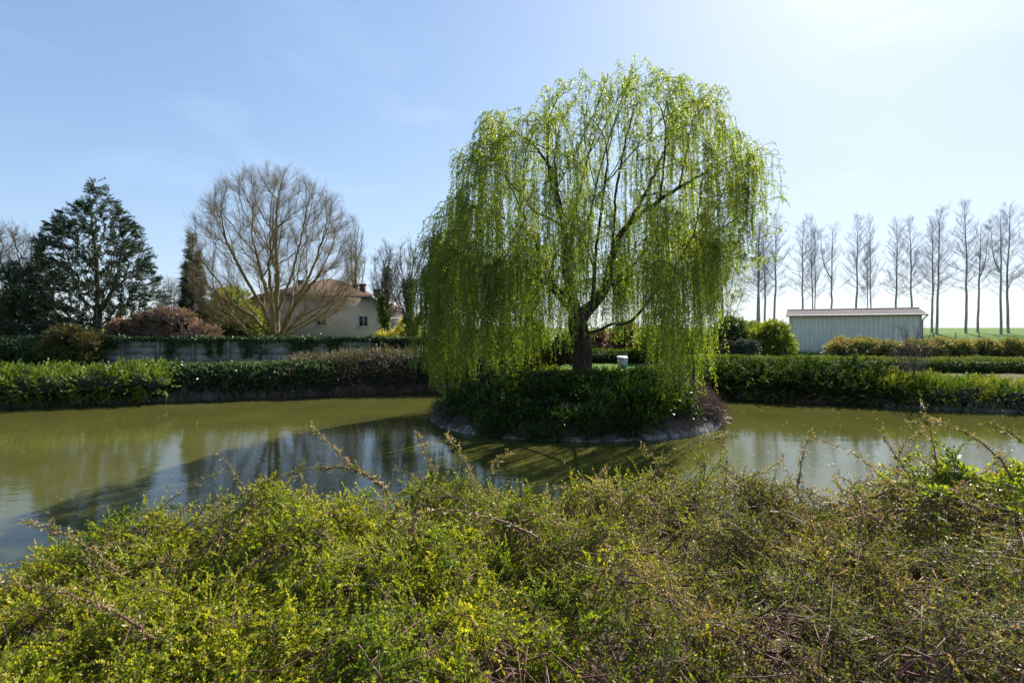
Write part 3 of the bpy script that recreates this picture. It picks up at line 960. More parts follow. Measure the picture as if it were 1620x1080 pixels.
# ------------------------------------------------------------------ on the island
def ring_blobs(a0, a1, n, q0, q1, r0, r1, zoff, seed, kz=0.85):
    r_ = np.random.default_rng(seed); out = []
    for i in range(n):
        a = math.radians(a0 + (a1 - a0) * r_.random()); q = q0 + (q1 - q0) * r_.random()
        x = IC[0] + IA * q * math.cos(a); y = IC[1] + IB * q * math.sin(a); r = r0 + (r1 - r0) * r_.random()
        out.append([x, y, float(island_z(x, y)) + zoff * r_.random(), r * 1.2, r, r * kz])
    return out


shrub('juniper_shrub', 'very dark green spreading shrub covering the shaded front slope of the island', 'shrub',
      ring_blobs(222, 296, 70, 0.45, 0.99, 0.26, 0.38, -0.28, 1), 'island_leaf', T_isl, 11000, up=0.15, s=0.75, tint=0.32, depth=0.35, flat_up=True, seed=3, ntint=0.2)
shrub('juniper_shrub', 'very dark green shrub on the island tip above the pale kerb, under the willow curtain', 'shrub',
      ring_blobs(176, 232, 50, 0.5, 0.97, 0.22, 0.34, -0.2, 2), 'island_leaf', T_isl, 4200, up=0.15, s=0.75, tint=0.3, depth=0.35, flat_up=True, seed=4)
shrub('laurel_shrub', 'glossy dark green shrub with bright green sprigs beside the dry twigs on the island', 'shrub',
      ring_blobs(289, 325, 26, 0.5, 0.93, 0.26, 0.4, -0.05, 3), 'island_leaf', T_bush, 2000, up=0.4, s=0.95, tint=0.52, depth=0.3, seed=5, ntint=0.3)
shrub('dry_shrub', 'dry brown leafless twigs on the end of the island beside the open water', 'shrub',
      ring_blobs(314, 364, 34, 0.72, 0.98, 0.16, 0.28, 0.08, 4), 'dry', T_spike, 3200, up=0.1, s=0.75, tint=0.35, depth=0.5, seed=6, core=0.85, rand=0.9)
shrub('ivy_shrub', 'low mixed greenery round the far edge of the willow island', 'shrub',
      ring_blobs(20, 175, 40, 0.55, 0.84, 0.25, 0.38, 0.05, 5), 'cot_green', T_small, 2200, up=0.5, s=1.2, tint=0.4, depth=0.3, seed=7)


def grass_clump(loc, n, L, label):
    t = thing('grass_tuft', loc, label, 'grass tuft')
    mb = MB(); K = n
    az = rng.random(K) * 6.283; lean = 0.2 + 0.8 * rng.random(K); Ln = L * (0.5 + 0.5 * rng.random(K))
    d = np.stack([np.cos(az), np.sin(az)], -1)
    s = np.linspace(0, 1, 7)[None, :, None]
    base = np.asarray(loc)[None, None] + np.concatenate([rng.normal(size=(K, 1, 2)) * 0.07, np.zeros((K, 1, 1))], -1)
    xy = d[:, None] * (lean * Ln)[:, None, None] * s ** 1.6
    z = (Ln[:, None, None]) * (s - 0.75 * lean[:, None, None] * s ** 2.2)
    S = base + np.concatenate([xy, z], -1)
    tube_batch(mb, S, np.full(K, 0.008), np.full(K, 0.002), 3, 0.5)
    mb.build('blade', M['yew'], t)


grass_clump((2.75, 13.35, 0.42), 70, 0.75, 'long bladed green grass tuft leaning over the dark front shrub of the island')
# dead grass and roots hanging over the island's kerb
mb = MB(); n = 1500
a = np.radians(rng.uniform(175, 375, n)); q0 = 0.90 + 0.05 * rng.random(n); q1 = q0 + 0.05 + 0.11 * rng.random(n); a1 = a + rng.normal(size=n) * 0.03
k = Noise(52, 0.6)(np.stack([np.cos(a) * 3, np.sin(a) * 3], -1)) > -0.15
a, q0, q1, a1 = a[k], q0[k], q1[k], a1[k]; n = len(a)
p0 = np.stack([IC[0] + IA * q0 * np.cos(a), IC[1] + IB * q0 * np.sin(a), island_z(IC[0] + IA * q0 * np.cos(a), IC[1] + IB * q0 * np.sin(a)) + 0.02], -1)
p1 = np.stack([IC[0] + IA * q1 * np.cos(a1), IC[1] + IB * q1 * np.sin(a1), 0.02 + 0.12 * rng.random(n)], -1)
u = np.linspace(0, 1, 6)[None, :, None]; S = p0[:, None] * (1 - u) + p1[:, None] * u + rng.normal(size=(n, 6, 3)) * 0.012; S[..., 2] += 0.13 * np.sin(u[..., 0] * math.pi) * (0.4 + rng.random((n, 1)))
tube_batch(mb, S, 0.004 + 0.006 * rng.random(n), np.full(n, 0.002), 3, 0.45)
tag(mb.build('dead_grass', M['dry']), 'dead grass and roots hanging over the kerb of the island', 'dead grass', kind='stuff')
# leaf litter on the crest of the island
mb = MB(); K = 9000
a = rng.random(K) * 6.283; q = 0.75 * np.sqrt(rng.random(K))
x = IC[0] + IA * q * np.cos(a); y = IC[1] + IB * q * np.sin(a)
leaves_at(mb, np.stack([x, y, island_z(x, y) + 0.02], -1), rng.normal(size=(K, 3)) * [1, 1, .5], 0.06, 0.03, 0.5 + 0.25 * rng.normal(size=K))
tag(mb.build('leaf_litter', M['dry']), 'dry brown fallen leaves round the foot of the willow', 'leaf litter', kind='stuff')
mb = MB(); K = 14000
x = rng.uniform(-1.5, 6, K); y = rng.uniform(13.6, 19.2, K)
kk = Noise(51, 0.5)(np.stack([x, y], -1)) > 0.1
x, y = x[kk], y[kk]; K = len(x)
leaves_at(mb, np.stack([x, y, island_z(x, y)], -1), rng.normal(size=(K, 3)) * [.4, .4, .1] + [0, 0, 1], 0.13, 0.012, 0.45 + 0.2 * rng.normal(size=K))
tag(mb.build('grass', M['yew']), 'short grass and weeds on the crest of the island', 'grass', kind='stuff')

# ================================================================== LEFT BANK
shrub('yew_hedge', 'bright green feathery hedge with ragged top overhanging the pond below the concrete wall', 'hedge',
      row_blobs([(-27, 17.6, 1.1), (-22, 18.4, 1.25), (-17.5, 19.5, 1.42), (-13.9, 20.6, 1.40)], 1.9, 1.6, 120, (0.36, 0.56), 0.42, seed=2) + row_blobs([(-27, 16.9, .7), (-18.4, 18.75, .85), (-14.2, 19.95, .8)], 0.3, 0.7, 60, (0.28, 0.42), 0.16, seed=12),
      'yew', T_yew, 12500, up=0.25, s=1.15, tint=0.45, depth=0.4, seed=8, ntint=0.3, rough=0.3, rand=0.35, low=-0.9)
shrub('ivy_hedge', 'dark glossy grey green hedge between the bright feathery hedge and the brown draping one', 'hedge',
      row_blobs([(-13.9, 20.9, 1.36), (-11, 21.7, 1.36), (-8.2, 22.5, 1.45)], 1.3, 1.4, 70, (0.36, 0.5), 0.62, seed=3) + row_blobs([(-13.9, 20.15, .8), (-10.1, 21.4, .8), (-8, 22.0, .8)], 0.2, 0.7, 34, (0.25, 0.36), 0.36, seed=13),
      'ivy', T_ivy, 9500, up=0.3, s=1.1, tint=0.45, depth=0.2, seed=9, ntint=0.2, rough=0.08)
shrub('cotoneaster_hedge', 'brown topped hedge of draping twigs in front of the concrete wall and the house', 'hedge',
      row_blobs([(-9.6, 22.6, 1.45), (-7, 23.2, 1.75), (-3.9, 24.0, 1.95), (-1.5, 24.2, 1.9)], 1.5, 1.8, 90, (0.42, 0.6), 0.75, seed=4) + row_blobs([(-9.4, 21.7, .85), (-4.2, 23.15, .95), (-1, 23.1, .95)], 0.3, 0.9, 40, (0.3, 0.42), 0.5, seed=14),
      'cot_far', T_drape, 9000, up=-0.25, s=1.05, tint=0.45, depth=0.25, seed=10, ntint=0.18, rough=0.16, rand=0.45)
# tangles of bare stems dropping to the water
def root_fringe(path, n, h, label, spread=0.5):
    P_ = np.array(path, float); seg = np.linalg.norm(np.diff(P_, axis=0), axis=1); cum = np.r_[0, np.cumsum(seg)]
    s = rng.random(n) * cum[-1]; x = np.interp(s, cum, P_[:, 0]); y = np.interp(s, cum, P_[:, 1])
    t = thing('root_tangle', (P_[:, 0].mean(), P_[:, 1].mean(), 0), label, 'bare stems')
    p0 = np.stack([x, y + 0.25 + 0.5 * rng.random(n), h * (0.6 + 0.5 * rng.random(n))], -1)
    p1 = np.stack([x + rng.normal(size=n) * spread, y - 0.15 - 0.25 * rng.random(n), 0.02 + 0.25 * rng.random(n) * h], -1)
    u = np.linspace(0, 1, 6)[None, :, None]
    S = p0[:, None] * (1 - u) + p1[:, None] * u + rng.normal(size=(n, 6, 3)) * 0.03
    S[..., 2] += 0.12 * np.sin(u[..., 0] * math.pi)
    mb = MB(); tube_batch(mb, S, 0.008 + 0.024 * rng.random(n) ** 2, np.full(n, 0.005), 4)
    mb.build('root', M['root'], t)


root_fringe([(-26, 16.9), (-18.4, 18.45), (-14, 19.65)], 400, 0.45, 'sparse brown stems under the bright green hedge at the water')
root_fringe([(-14, 19.7), (-10.1, 21.1), (-4.2, 22.8), (1, 22.6)], 1500, 0.5, 'thick fringe of purplish brown bare stems along the waterline below the dark and brown hedges', 0.35)

# ------------------------------------------------------------------ concrete panel wall
WALLY = 29.0


def build_wall():
    t = thing('concrete_wall', (-16, WALLY, 0.8), 'long grey precast concrete panel wall with ivy along its top', 'wall')
    mc, nt, N, L, P = new_mat('grey_concrete')
    tc = N.new('ShaderNodeTexCoord'); no = N.new('ShaderNodeTexNoise'); no.inputs['Scale'].default_value = 1.6; no.inputs['Detail'].default_value = 9
    L.new(tc.outputs['Object'], no.inputs['Vector'])
    r1 = ramp(N, [(0.3, (0.10, 0.095, 0.083)), (0.55, (0.23, 0.215, 0.19)), (0.75, (0.32, 0.305, 0.275))])
    L.new(no.outputs['Fac'], r1.inputs[0]); L.new(r1.outputs[0], P.inputs['Base Color']); P.inputs['Roughness'].default_value = 0.9
    M['concrete'] = mc
    x = -44.0; k = 0
    while x < 1.0:
        zt = 2.22 - 0.006 * abs(x)
        for j in range(4):
            z0 = 0.55 + j * 0.425
            mb = MB(); mb.box((x + 0.06, WALLY - 0.03, z0), (x + 1.94, WALLY + 0.03, z0 + 0.415))
            mb.build('panel', mc, t)
        mb = MB(); mb.box((x - 0.07, WALLY - 0.09, 0.4), (x + 0.055, WALLY + 0.07, 2.28)); mb.build('post', mc, t)
        x += 2.0; k += 1
    return t


build_wall()


def wall_ivy():
    t = thing('ivy_vine', (-14, WALLY, 2.2), 'dark green ivy running along the top of the concrete wall with trailing tongues', 'ivy')
    mb = MB(); nz = Noise(61, 0.22); n = 9000
    x = rng.uniform(-44, 1.2, n)
    th = 0.06 + 0.13 * np.clip(0.5 + nz(np.stack([x, x * 0, x * 0], -1)), 0, 1.2)
    a = rng.random(n) * 6.283; rr = np.sqrt(rng.random(n)) * th
    p = np.stack([x, WALLY - 0.03 + rr * np.cos(a) * 1.3, 2.27 + rr * np.sin(a)], -1)
    # tongues hanging down the face
    for i in range(30):
        xc = rng.uniform(-34, 0.5); m = int(rng.integers(60, 260)); dl = rng.uniform(0.3, 1.5); w = rng.uniform(0.1, 0.5)
        u = rng.random(m) ** 1.3
        q = np.stack([xc + rng.normal(size=m) * w * (1 - 0.5 * u), WALLY - 0.1 - 0.06 * rng.random(m), 2.25 - u * dl], -1)
        p = np.concatenate([p, q])
    d = rng.normal(size=p.shape) + [0, -0.6, 0.1]
    scatter(mb, T_ivy, p, d, None, 0.8, 0.35 + 0.15 * rng.normal(size=len(p)))
    mb.build('foliage', M['ivy'], t)


wall_ivy()


def B(px, py, D, wx, wz, wy=None):
    """blob from pixel centre and pixel half sizes at distance D"""
    c = W(px, py, D); rx = wx * D / F; rz = wz * D / F
    return [c[0], c[1], c[2], rx, wy if wy else rx, rz]


def blobs_px(lst): return [B(*b) for b in lst]


def lumps(px0, px1, py0, py1, D, n, r, seed, dd=0.6, shape=None):
    """n blobs filling a pixel box at distance D, radius r metres"""
    r_ = np.random.default_rng(seed); out = []
    for i in range(n):
        u = r_.random(); v = r_.random()
        px = px0 + (px1 - px0) * u
        top = py0 + (py1 - py0) * (abs(2 * u - 1) ** 2.4 * 0.55 if shape is None else shape(u))
        py = top + (py1 - top) * v ** 1.3
        c = W(px, py, D + (r_.random() - 0.5) * 2 * dd); rr = r * (0.7 + 0.5 * r_.random())
        out.append([c[0], c[1], c[2], rr * 1.15, rr, rr])
    return out


shrub('bronze_shrub', 'bronze and olive shrub spilling over the concrete wall in front of the big conifer', 'shrub',
      lumps(62, 158, 530, 574, 28.2, 26, 0.28, 1, 0.45) + lumps(80, 152, 516, 550, 28.8, 12, 0.2, 21, 0.3), 'bronze', T_bush, 2200, tint=0.5, seed=11, s=1.1, core=0.85, rough=0.35, rand=0.9)
shrub('bramble_shrub', 'dark ragged greenery against the end of the concrete wall beneath the small conifer', 'shrub',
      lumps(-30, 70, 538, 575, 28.3, 22, 0.42, 2, 0.3), 'ivy', T_bush, 1500, tint=0.35, seed=12, s=1.1, core=0.6)


# ------------------------------------------------------------------ trees
def bare_tree(name, label, base, env, npts, bf, rtip, rbase, twig_s, ntwig, bark, twigmat, seeds=None, group=None, wob=0.03, tpls=None, outer=0.55, up=0.5, cat='tree', tw_r=0.02):
    """env(n) -> candidate points inside the crown"""
    t = thing(name, base, label, cat, group)
    pts = env(npts)
    if seeds is None: seeds = [[np.array(base) - [0, 0, .3], np.array(base) + [0, 0, 1.5]]]
    sp, spar = seeds_from(seeds)
    P, par = mst(sp, spar, pts, bf)
    r, acc, kids = radii(par, rtip, rbase=rbase)
    P = relax(P, par, acc, len(sp), 5)
    tr, br = MB(), MB()
    cut = rbase * 0.35
    for c in chains(P, par, acc):
        rr = r[c].copy()
        if len(c) > 1 and c[0] != 0: rr[0] = min(rr[0], rr[1] * 1.3)
        p, q = smooth_chain(P[c], rr, 3, wob * 0.3)
        mx = q.max()
        (tr if mx > cut else br).tube(p, q, 10 if mx > 0.12 else 6 if mx > 0.04 else 3, 0.0)
    tr.build('trunk', M[bark], t, smooth=True)
    ok = np.where(r < tw_r)[0]
    i = rng.choice(ok, ntwig); u = rng.random((ntwig, 1))
    p = P[i] * u + P[np.maximum(par[i], 0)] * (1 - u)
    d = unit(P[i] - P[np.maximum(par[i], 0)]) * outer + rng.normal(size=p.shape) * 0.4 + [0, 0, up * 0.6]
    scatter(br, tpls or T_bare, p, d, None, twig_s * (0.6 + 0.7 * rng.random(ntwig)), 0.0)
    br.build('crown', M[twigmat], t)
    return t, P, par, r


def ell_env(c, rad, shell=0.55, low=None, nz=None, kx=0.12, boxy=0):
    c = np.asarray(c, float); rad = np.asarray(rad, float)
    nz = nz or Noise(int(rng.integers(999)), 0.25)
    def f(n):
        d = unit(rng.normal(size=(n * 3, 3)))
        s = np.where(rng.random(n * 3) < shell, 0.82 + 0.18 * rng.random(n * 3), rng.random(n * 3) ** 0.45)
        s = s * (1 + kx * nz(d * 2.2 + 5))
        if boxy:
            w = np.where(d[:, 2] < 0, (1 - np.abs(d[:, 2]) ** boxy) ** (1 / boxy) / np.sqrt(np.maximum(1 - d[:, 2] ** 2, 1e-4)), 1.0)
            d = d * np.stack([w, w, np.ones_like(w)], -1)
        p = c + d * rad * s[:, None]
        if low is not None: p = p[p[:, 2] > low(p)]
        return p[:n]
    return f


# big bare linden, limbs fanning out from a short bole
LD = 38.0
lb = W(437, 545, LD); lb[2] = 0.8
lc = W(436, 398, LD)
bare_tree('linden_tree', 'huge domed leafless tree with limbs fanning out in front of the house', lb,
          ell_env(lc, (5.95, 5.6, 6.15), 0.62, low=lambda p: 2.4 + 0 * p[:, 0], kx=0.05, boxy=4, nz=Noise(5, 0.3)),
          2300, 0.55, 0.009, 0.55, 0.62, 17000, 'bark_linden', 'bark_linden',
          seeds=[[lb - [0, 0, .3], lb + [0, 0, 1.0], W(437, 500, LD), W(439, 440, LD), W(436, 380, LD), W(438, 330, LD)],
                 [lb + [0, 0, 1.0], W(415, 485, LD - .4), W(385, 435, LD - 1), W(358, 380, LD - 1.4)],
                 [W(437, 500, LD), W(415, 440, LD + .5), W(398, 370, LD + 1)], [W(437, 500, LD), W(462, 435, LD - .6), W(480, 360, LD - 1.2)],
                 [lb + [0, 0, 1.0], W(465, 485, LD - .5), W(505, 435, LD - 1.3), W(528, 385, LD - 1.6)],
                 [lb + [0, 0, 1.0], W(430, 480, LD - 1.5), W(425, 420, LD - 2.8)], [lb + [0, 0, 1.0], W(475, 500, LD - .8), W(525, 478, LD - 1.4), W(556, 468, LD - 1.5)],
                 [lb + [0, 0, 1.0], W(400, 500, LD - .6), W(350, 470, LD - 1.0), W(328, 450, LD - 1.2)]], wob=0.08, tw_r=0.03, tpls=T_fine)

# narrow bare poplar behind the house
c = W(562, 400, 62.0); b = np.array([c[0], 62.0, 0.9])
bare_tree('lombardy_poplar', 'narrow upright bare tree rising behind the tiled roof of the house', b,
          ell_env(c + [0, 0, -1.0], (1.35, 1.35, 4.8), 0.5), 300, 0.9, 0.012, 0.28, 0.75, 700, 'bark_linden', 'bark_linden',
          seeds=[[b, W(562, 470, 62.0), W(563, 400, 62.0), W(559, 350, 62.0)]], up=1.1)

# bare trees with ivy on their stems between house and willow
def ivy_tree(px, top, D, wpx, label, seed, group='bare ivy-clad trees between the house and the willow'):
    b = W(px, 545, D); b[2] = 0.9
    h = (HY - top) * D / F
    c = W(px, (top + 505) / 2, D)
    t, P, par, r = bare_tree('ivy_clad_tree', label, b, ell_env(c, (wpx * D / F, wpx * D / F * .8, h * 0.5), 0.5), 420, 0.6, 0.010, 0.22, 0.5, 1100, 'bark_dark', 'twig_grey',
                             seeds=[[b, b + [0, 0, 1.2]]], group=group, wob=0.06)
    k = np.where((r > 0.045) & (P[:, 2] > 1.5))[0]
    if len(k):
        i = rng.choice(k, 1700); u = rng.random((1700, 1))
        p = P[i] * u + P[np.maximum(par[i], 0)] * (1 - u) + rng.normal(size=(1700, 3)) * 0.09
        mb = MB(); scatter(mb, T_ivy, p, rng.normal(size=p.shape), None, 1.3, 0.5 + 0.15 * rng.normal(size=1700))
        mb.build('ivy', M['yew'], t)


ivy_tree(652, 388, 33.0, 40, 'bare ivy clad tree directly beside the willow curtain, at the end of the wall', 1)
ivy_tree(612, 398, 36.0, 26, 'thin bare tree with ivied stems at the corner of the house', 2)
b = W(0, 545, 44.0); b[2] = 0.9
bare_tree('bare_tree', 'leafless crooked tree standing behind the small dark conifer at the end of the wall', b,
          ell_env(W(5, 430, 44.0), (3.9, 3.2, 4.0), 0.55), 700, 0.5, 0.014, 0.40, 0.9, 2200, 'bark_dark', 'bark_dark', seeds=[[b, b + [0, 0, 2.0], b + [0.3, 0, 3.2]]], wob=0.15)
b = W(285, 545, 46.0); b[2] = 0.9
bare_tree('small_bare_tree', 'small thin leafless tree beside the narrow spruce, above the pink blossom', b,
          ell_env(W(275, 480, 46.0), (1.6, 1.5, 2.0), 0.5), 180, 0.6, 0.010, 0.12, 0.7, 700, 'bark_dark', 'twig_grey', up=0.5)


# big conifer
def conifer(name, label, base, top, prof, npts, tpl, mat, s, nclump, bf, seeds, rbase, droop=0.0, sel=0.05, tint=0.4, flat=True, group=None, density=None, ntint=0.14):
    t = thing(name, base, label, 'tree', group)
    def env(n):
        out = []
        while len(out) < n:
            z = base[2] + (top - base[2]) * rng.random(4 * n)
            fz = (z - base[2]) / (top - base[2])
            rl = np.interp(fz, prof[0], prof[1]); rr = np.interp(fz, prof[0], prof[2])
            a = rng.random(4 * n) * 6.283
            w = np.where(np.cos(a) < 0, rl, rr)
            q = np.sqrt(rng.random(4 * n)) ** 0.8
            ok = rng.random(4 * n) < w / w.max()
            dep = (rl + rr) / 2
            p = np.stack([base[0] + w * q * np.cos(a), base[1] + dep * q * np.sin(a), z + droop * q * w], -1)[ok]
            out += list(p)
        return np.array(out[:n])
    P, par = mst(*seeds_from(seeds), env(npts), bf)
    r, acc, kids = radii(par, 0.010, rbase=rbase)
    tubes_of(P, par, r, acc, sub=2, wob=0.02).build('trunk', M['bark_dark'], t, smooth=True)
    ok = np.where(r < sel)[0]
    i = rng.choice(ok, nclump); u = rng.random((nclump, 1))
    p = P[i] * u + P[np.maximum(par[i], 0)] * (1 - u)
    nz = Noise(71, 0.35)
    if density is not None:
        k = rng.random(nclump) < density(p); p = p[k]; i = i[k]
    out = unit(p - np.array([base[0], base[1], 0]) * [1, 1, 0] - [0, 0, 1] * p[:, 2:3] * [0, 0, 1])
    d = out * [1, 1, 0] + unit(P[i] - P[np.maximum(par[i], 0)]) * 0.5 + rng.normal(size=p.shape) * 0.4 + [0, 0, 0.1 if not droop else -0.15]
    nh = unit(np.array([0, 0, 1.]) + rng.normal(size=p.shape) * 0.35) if flat else None
    mb = MB(); scatter(mb, tpl, p, d, nh, s * (0.65 + 0.6 * rng.random(len(p))), tint + ntint * nz(p) + 0.05 * rng.normal(size=len(p)), 0.1)
    mb.build('crown', M[mat], t)


CD = 35.0
cb = W(155, 545, CD); cb[2] = 0.85
ctop = W(142, 286, CD)[2]
_f = [0.0, 0.12, 0.25, 0.42, 0.60, 0.74, 0.82, 0.90, 1.0]
_l = [3.8, 5.2, 5.0, 4.2, 3.3, 2.6, 1.6, 0.6, 0.2]
_r = [2.4, 3.8, 4.0, 3.8, 3.2, 2.5, 1.8, 0.9, 0.1]
conifer('cedar_tree', 'big broad dark blue green conifer with ragged clumps towering over the concrete wall', cb, ctop, (_f, _l, _r), 2300, T_clump, 'cedar', 0.82, 17000, 0.5,
        [[cb - [0, 0, .3], cb + [0, 0, 3], cb + [-0.1, 0, 7], W(142, 330, CD), W(142, 292, CD)],
         [cb + [0, 0, 3], cb + [1.0, 0.2, 5.0], cb + [1.6, 0.2, 8.0], W(182, 320, CD)]], 0.42, sel=0.03, tint=0.42,
        density=lambda p: np.clip(0.95 - 0.12 * (p[:, 0] - cb[0] + 1.0) + 0.75 * Noise(72, 0.35)(p * [1, 1, 1.8]), 0.06, 1))
b = W(28, 545, 33.0); b[2] = 0.85
conifer('dark_conifer', 'small dense dark conifer next to the big broad conifer, above the wall end', b, W(30, 415, 33)[2],
        ([0, .2, .5, .8, 1], [2.2, 2.6, 2.1, 1.3, .3], [1.6, 1.9, 1.7, 1.1, .3]), 650, T_clump, 'cedar', 0.85, 3600, 0.6, [[b - [0, 0, .3], b + [0, 0, 3]]], 0.2, sel=0.05, tint=0.33)
sb = W(305, 545, 45.0); sb[2] = 0.9
conifer('spruce_tree', 'tall narrow spruce beside the bare domed tree', sb, W(304, 365, 45)[2],
        ([0, .15, .4, .7, .9, 1], [.95, 1.0, .85, .55, .2, .04], [.95, 1.0, .85, .5, .2, .04]), 620, T_need, 'spruce', 0.8, 5200, 0.9,
        [[sb - [0, 0, .3], sb + [0, 0, 4], sb + [0, 0, 8], W(304, 368, 45)]], 0.24, droop=-0.35, sel=0.05, tint=0.45)

# shrubs and small trees beyond the wall
shrub('blossom_tree', 'low spreading tree in dusty pink blossom showing above the wall between the two conifers', 'tree',
      lumps(180, 330, 503, 560, 36, 50, 0.6, 3, 0.8), 'pink', T_bush, 4200, tint=0.45, seed=13, s=1.5, core=0.6, rand=0.8)
shrub('yellow_green_shrub', 'yellow green spring shrub glowing behind the bare domed tree', 'shrub',
      lumps(330, 408, 474, 555, 47, 34, 0.95, 4, 0.8), 'yellow', T_bush, 2800, tint=0.35, seed=14, s=2.0, core=0.5, rand=0.8)
shrub('olive_shrub', 'dull olive shrub behind the wall beside the pink blossom', 'shrub',
      lumps(322, 400, 515, 560, 40, 22, 0.7, 5, 0.6), 'clip', T_bush, 1500, tint=0.35, seed=15, s=1.6, core=0.6)
shrub('forsythia_shrub', 'yellow flowering shrub behind the wall at the foot of the ivy clad trees', 'shrub',
      lumps(600, 668, 516, 560, 34, 18, 0.45, 6, 0.5), 'yellow', T_bush, 1300, tint=0.8, seed=16, s=1.2, core=0.4, rand=0.9)
shrub('olive_shrub', 'rusty olive shrub behind the wall beneath the small dark conifer', 'shrub',
      lumps(-20, 80, 480, 560, 42, 34, 0.9, 7, 0.6), 'bronze', T_bush, 2300, tint=0.45, seed=17, s=1.8, core=0.5)

# ------------------------------------------------------------------ house
def build_house():
    D = 50.0
    x0 = (385 - HX) * D / F; x1 = (608 - HX) * D / F
    y0 = D; y1 = D + 12
    t = thing('house', ((x0 + x1) / 2, D, 0.9), 'pale rendered house with hipped tiled roof behind the concrete wall and bare tree', 'house')
    mw, nt, N, L, P = new_mat('render_wall')
    tc = N.new('ShaderNodeTexCoord'); no = N.new('ShaderNodeTexNoise'); no.inputs['Scale'].default_value = 0.8; no.inputs['Detail'].default_value = 8
    br = N.new('ShaderNodeTexBrick'); br.inputs['Scale'].default_value = 1.0
    br.inputs['Brick Width'].default_value = 0.6; br.inputs['Row Height'].default_value = 0.28; br.inputs['Mortar Size'].default_value = 0.02
    br.inputs['Color1'].default_value = (0.60, 0.47, 0.40, 1); br.inputs['Color2'].default_value = (0.56, 0.435, 0.37, 1); br.inputs['Mortar'].default_value = (0.62, 0.49, 0.42, 1)
    mp = N.new('ShaderNodeMapping'); mp.inputs['Rotation'].default_value = (math.radians(90), 0, 0)
    L.new(tc.outputs['Object'], mp.inputs[0]); L.new(mp.outputs[0], br.inputs['Vector']); L.new(tc.outputs['Object'], no.inputs['Vector'])
    mx = N.new('ShaderNodeMix'); mx.data_type = 'RGBA'; mx.blend_type = 'MULTIPLY'; mx.inputs[0].default_value = 0.5
    rr = ramp(N, [(0.3, (0.7, 0.68, 0.66)), (0.7, (1, 1, 1))]); L.new(no.outputs['Fac'], rr.inputs[0])
    L.new(br.outputs['Color'], mx.inputs[6]); L.new(rr.outputs[0], mx.inputs[7]); L.new(mx.outputs[2], P.inputs['Base Color']); P.inputs['Roughness'].default_value = 0.9
    mt, nt, N, L, P = new_mat('roof_tile')
    tc = N.new('ShaderNodeTexCoord'); wv = N.new('ShaderNodeTexWave'); wv.inputs['Scale'].default_value = 1.4; wv.bands_direction = 'X'
    no = N.new('ShaderNodeTexNoise'); no.inputs['Scale'].default_value = 6; no.inputs['Detail'].default_value = 6
    L.new(tc.outputs['Object'], wv.inputs['Vector']); L.new(tc.outputs['Object'], no.inputs['Vector'])
    r1 = ramp(N, [(0.3, (0.07, 0.045, 0.033)), (0.7, (0.15, 0.098, 0.07))]); L.new(no.outputs['Fac'], r1.inputs[0]); L.new(r1.outputs[0], P.inputs['Base Color'])
    bp = N.new('ShaderNodeBump'); bp.inputs['Distance'].default_value = 0.05; L.new(wv.outputs['Fac'], bp.inputs['Height']); L.new(bp.outputs[0], P.inputs['Normal'])
    P.inputs['Roughness'].default_value = 0.9; P.inputs['Specular IOR Level'].default_value = 0.15; M['tile'] = mt; M['zinc'] = plain('zinc', (0.17, 0.18, 0.19), 0.6, 0.2); M['frame'] = plain('painted_frame', (0.48, 0.48, 0.47), 0.5); M['glass'] = plain('window_glass', (0.02, 0.025, 0.03), 0.08, var=0.0)
    cx = (x0 + x1) / 2; hw = (x1 - x0) / 2
    ze = EYE + (HY - 486) * D / F       # side eaves
    zc = EYE + (HY - 470) * D / F       # clipped gable line
    sl = (zc - ze) / (((608 + 6) - 588) * D / F)   # roof pitch
    xc = ((588 - HX) * D / F) - cx      # half width at clip line
    zr = zc + sl * xc * 0.62            # ridge is cut low by a double pitch
    # gable wall as an extruded pentagon/hexagon
    prof = [(-hw, 0.4), (hw, 0.4), (hw, ze), (xc, zc - .03), (-xc, zc - .03), (-hw, ze)]
    mb = MB()
    def pt(p, y): return (cx + p[0], y, p[1])
    V = [pt(p, y0) for p in prof] + [pt(p, y1) for p in prof]
    mb.add(V, [(0, 1, 2, 5), (5, 2, 3, 4), (7, 6, 11, 8), (8, 11, 10, 9), (1, 7, 8, 2), (0, 5, 11, 6), (2, 8, 9, 3), (4, 10, 11, 5), (3, 9, 10, 4), (0, 6, 7, 1)])
    mb.build('wall', mw, t)
    ov = 0.45
    rb = MB()
    xe = hw + ov; zee = ze - sl * ov
    th = 0.14
    ry0 = y0 + 4.4
    def slab(a, b_, c_, d_):
        a, b_, c_, d_ = map(np.array, (a, b_, c_, d_)); up = np.array([0, 0, th])
        rb.add([a, b_, c_, d_, a + up, b_ + up, c_ + up, d_ + up], [(0, 1, 2, 3), (7, 6, 5, 4), (0, 4, 5, 1), (1, 5, 6, 2), (2, 6, 7, 3), (3, 7, 4, 0)])
    yf = y0 - ov
    for sgn in (-1, 1):
        slab((cx + sgn * xe, yf, zee), (cx + sgn * xc, yf, zc), (cx, ry0, zr), (cx + sgn * xe, y1 + ov, zee))
        slab((cx + sgn * xe, y1 + ov, zee), (cx, ry0, zr), (cx, y1 + ov, zr), (cx + sgn * xe * .999, y1 + ov + .01, zee))
    slab((cx - xc, yf, zc), (cx + xc, yf, zc), (cx, ry0, zr), (cx, ry0 + .01, zr))
    rf = rb.build('roof', mt, t)
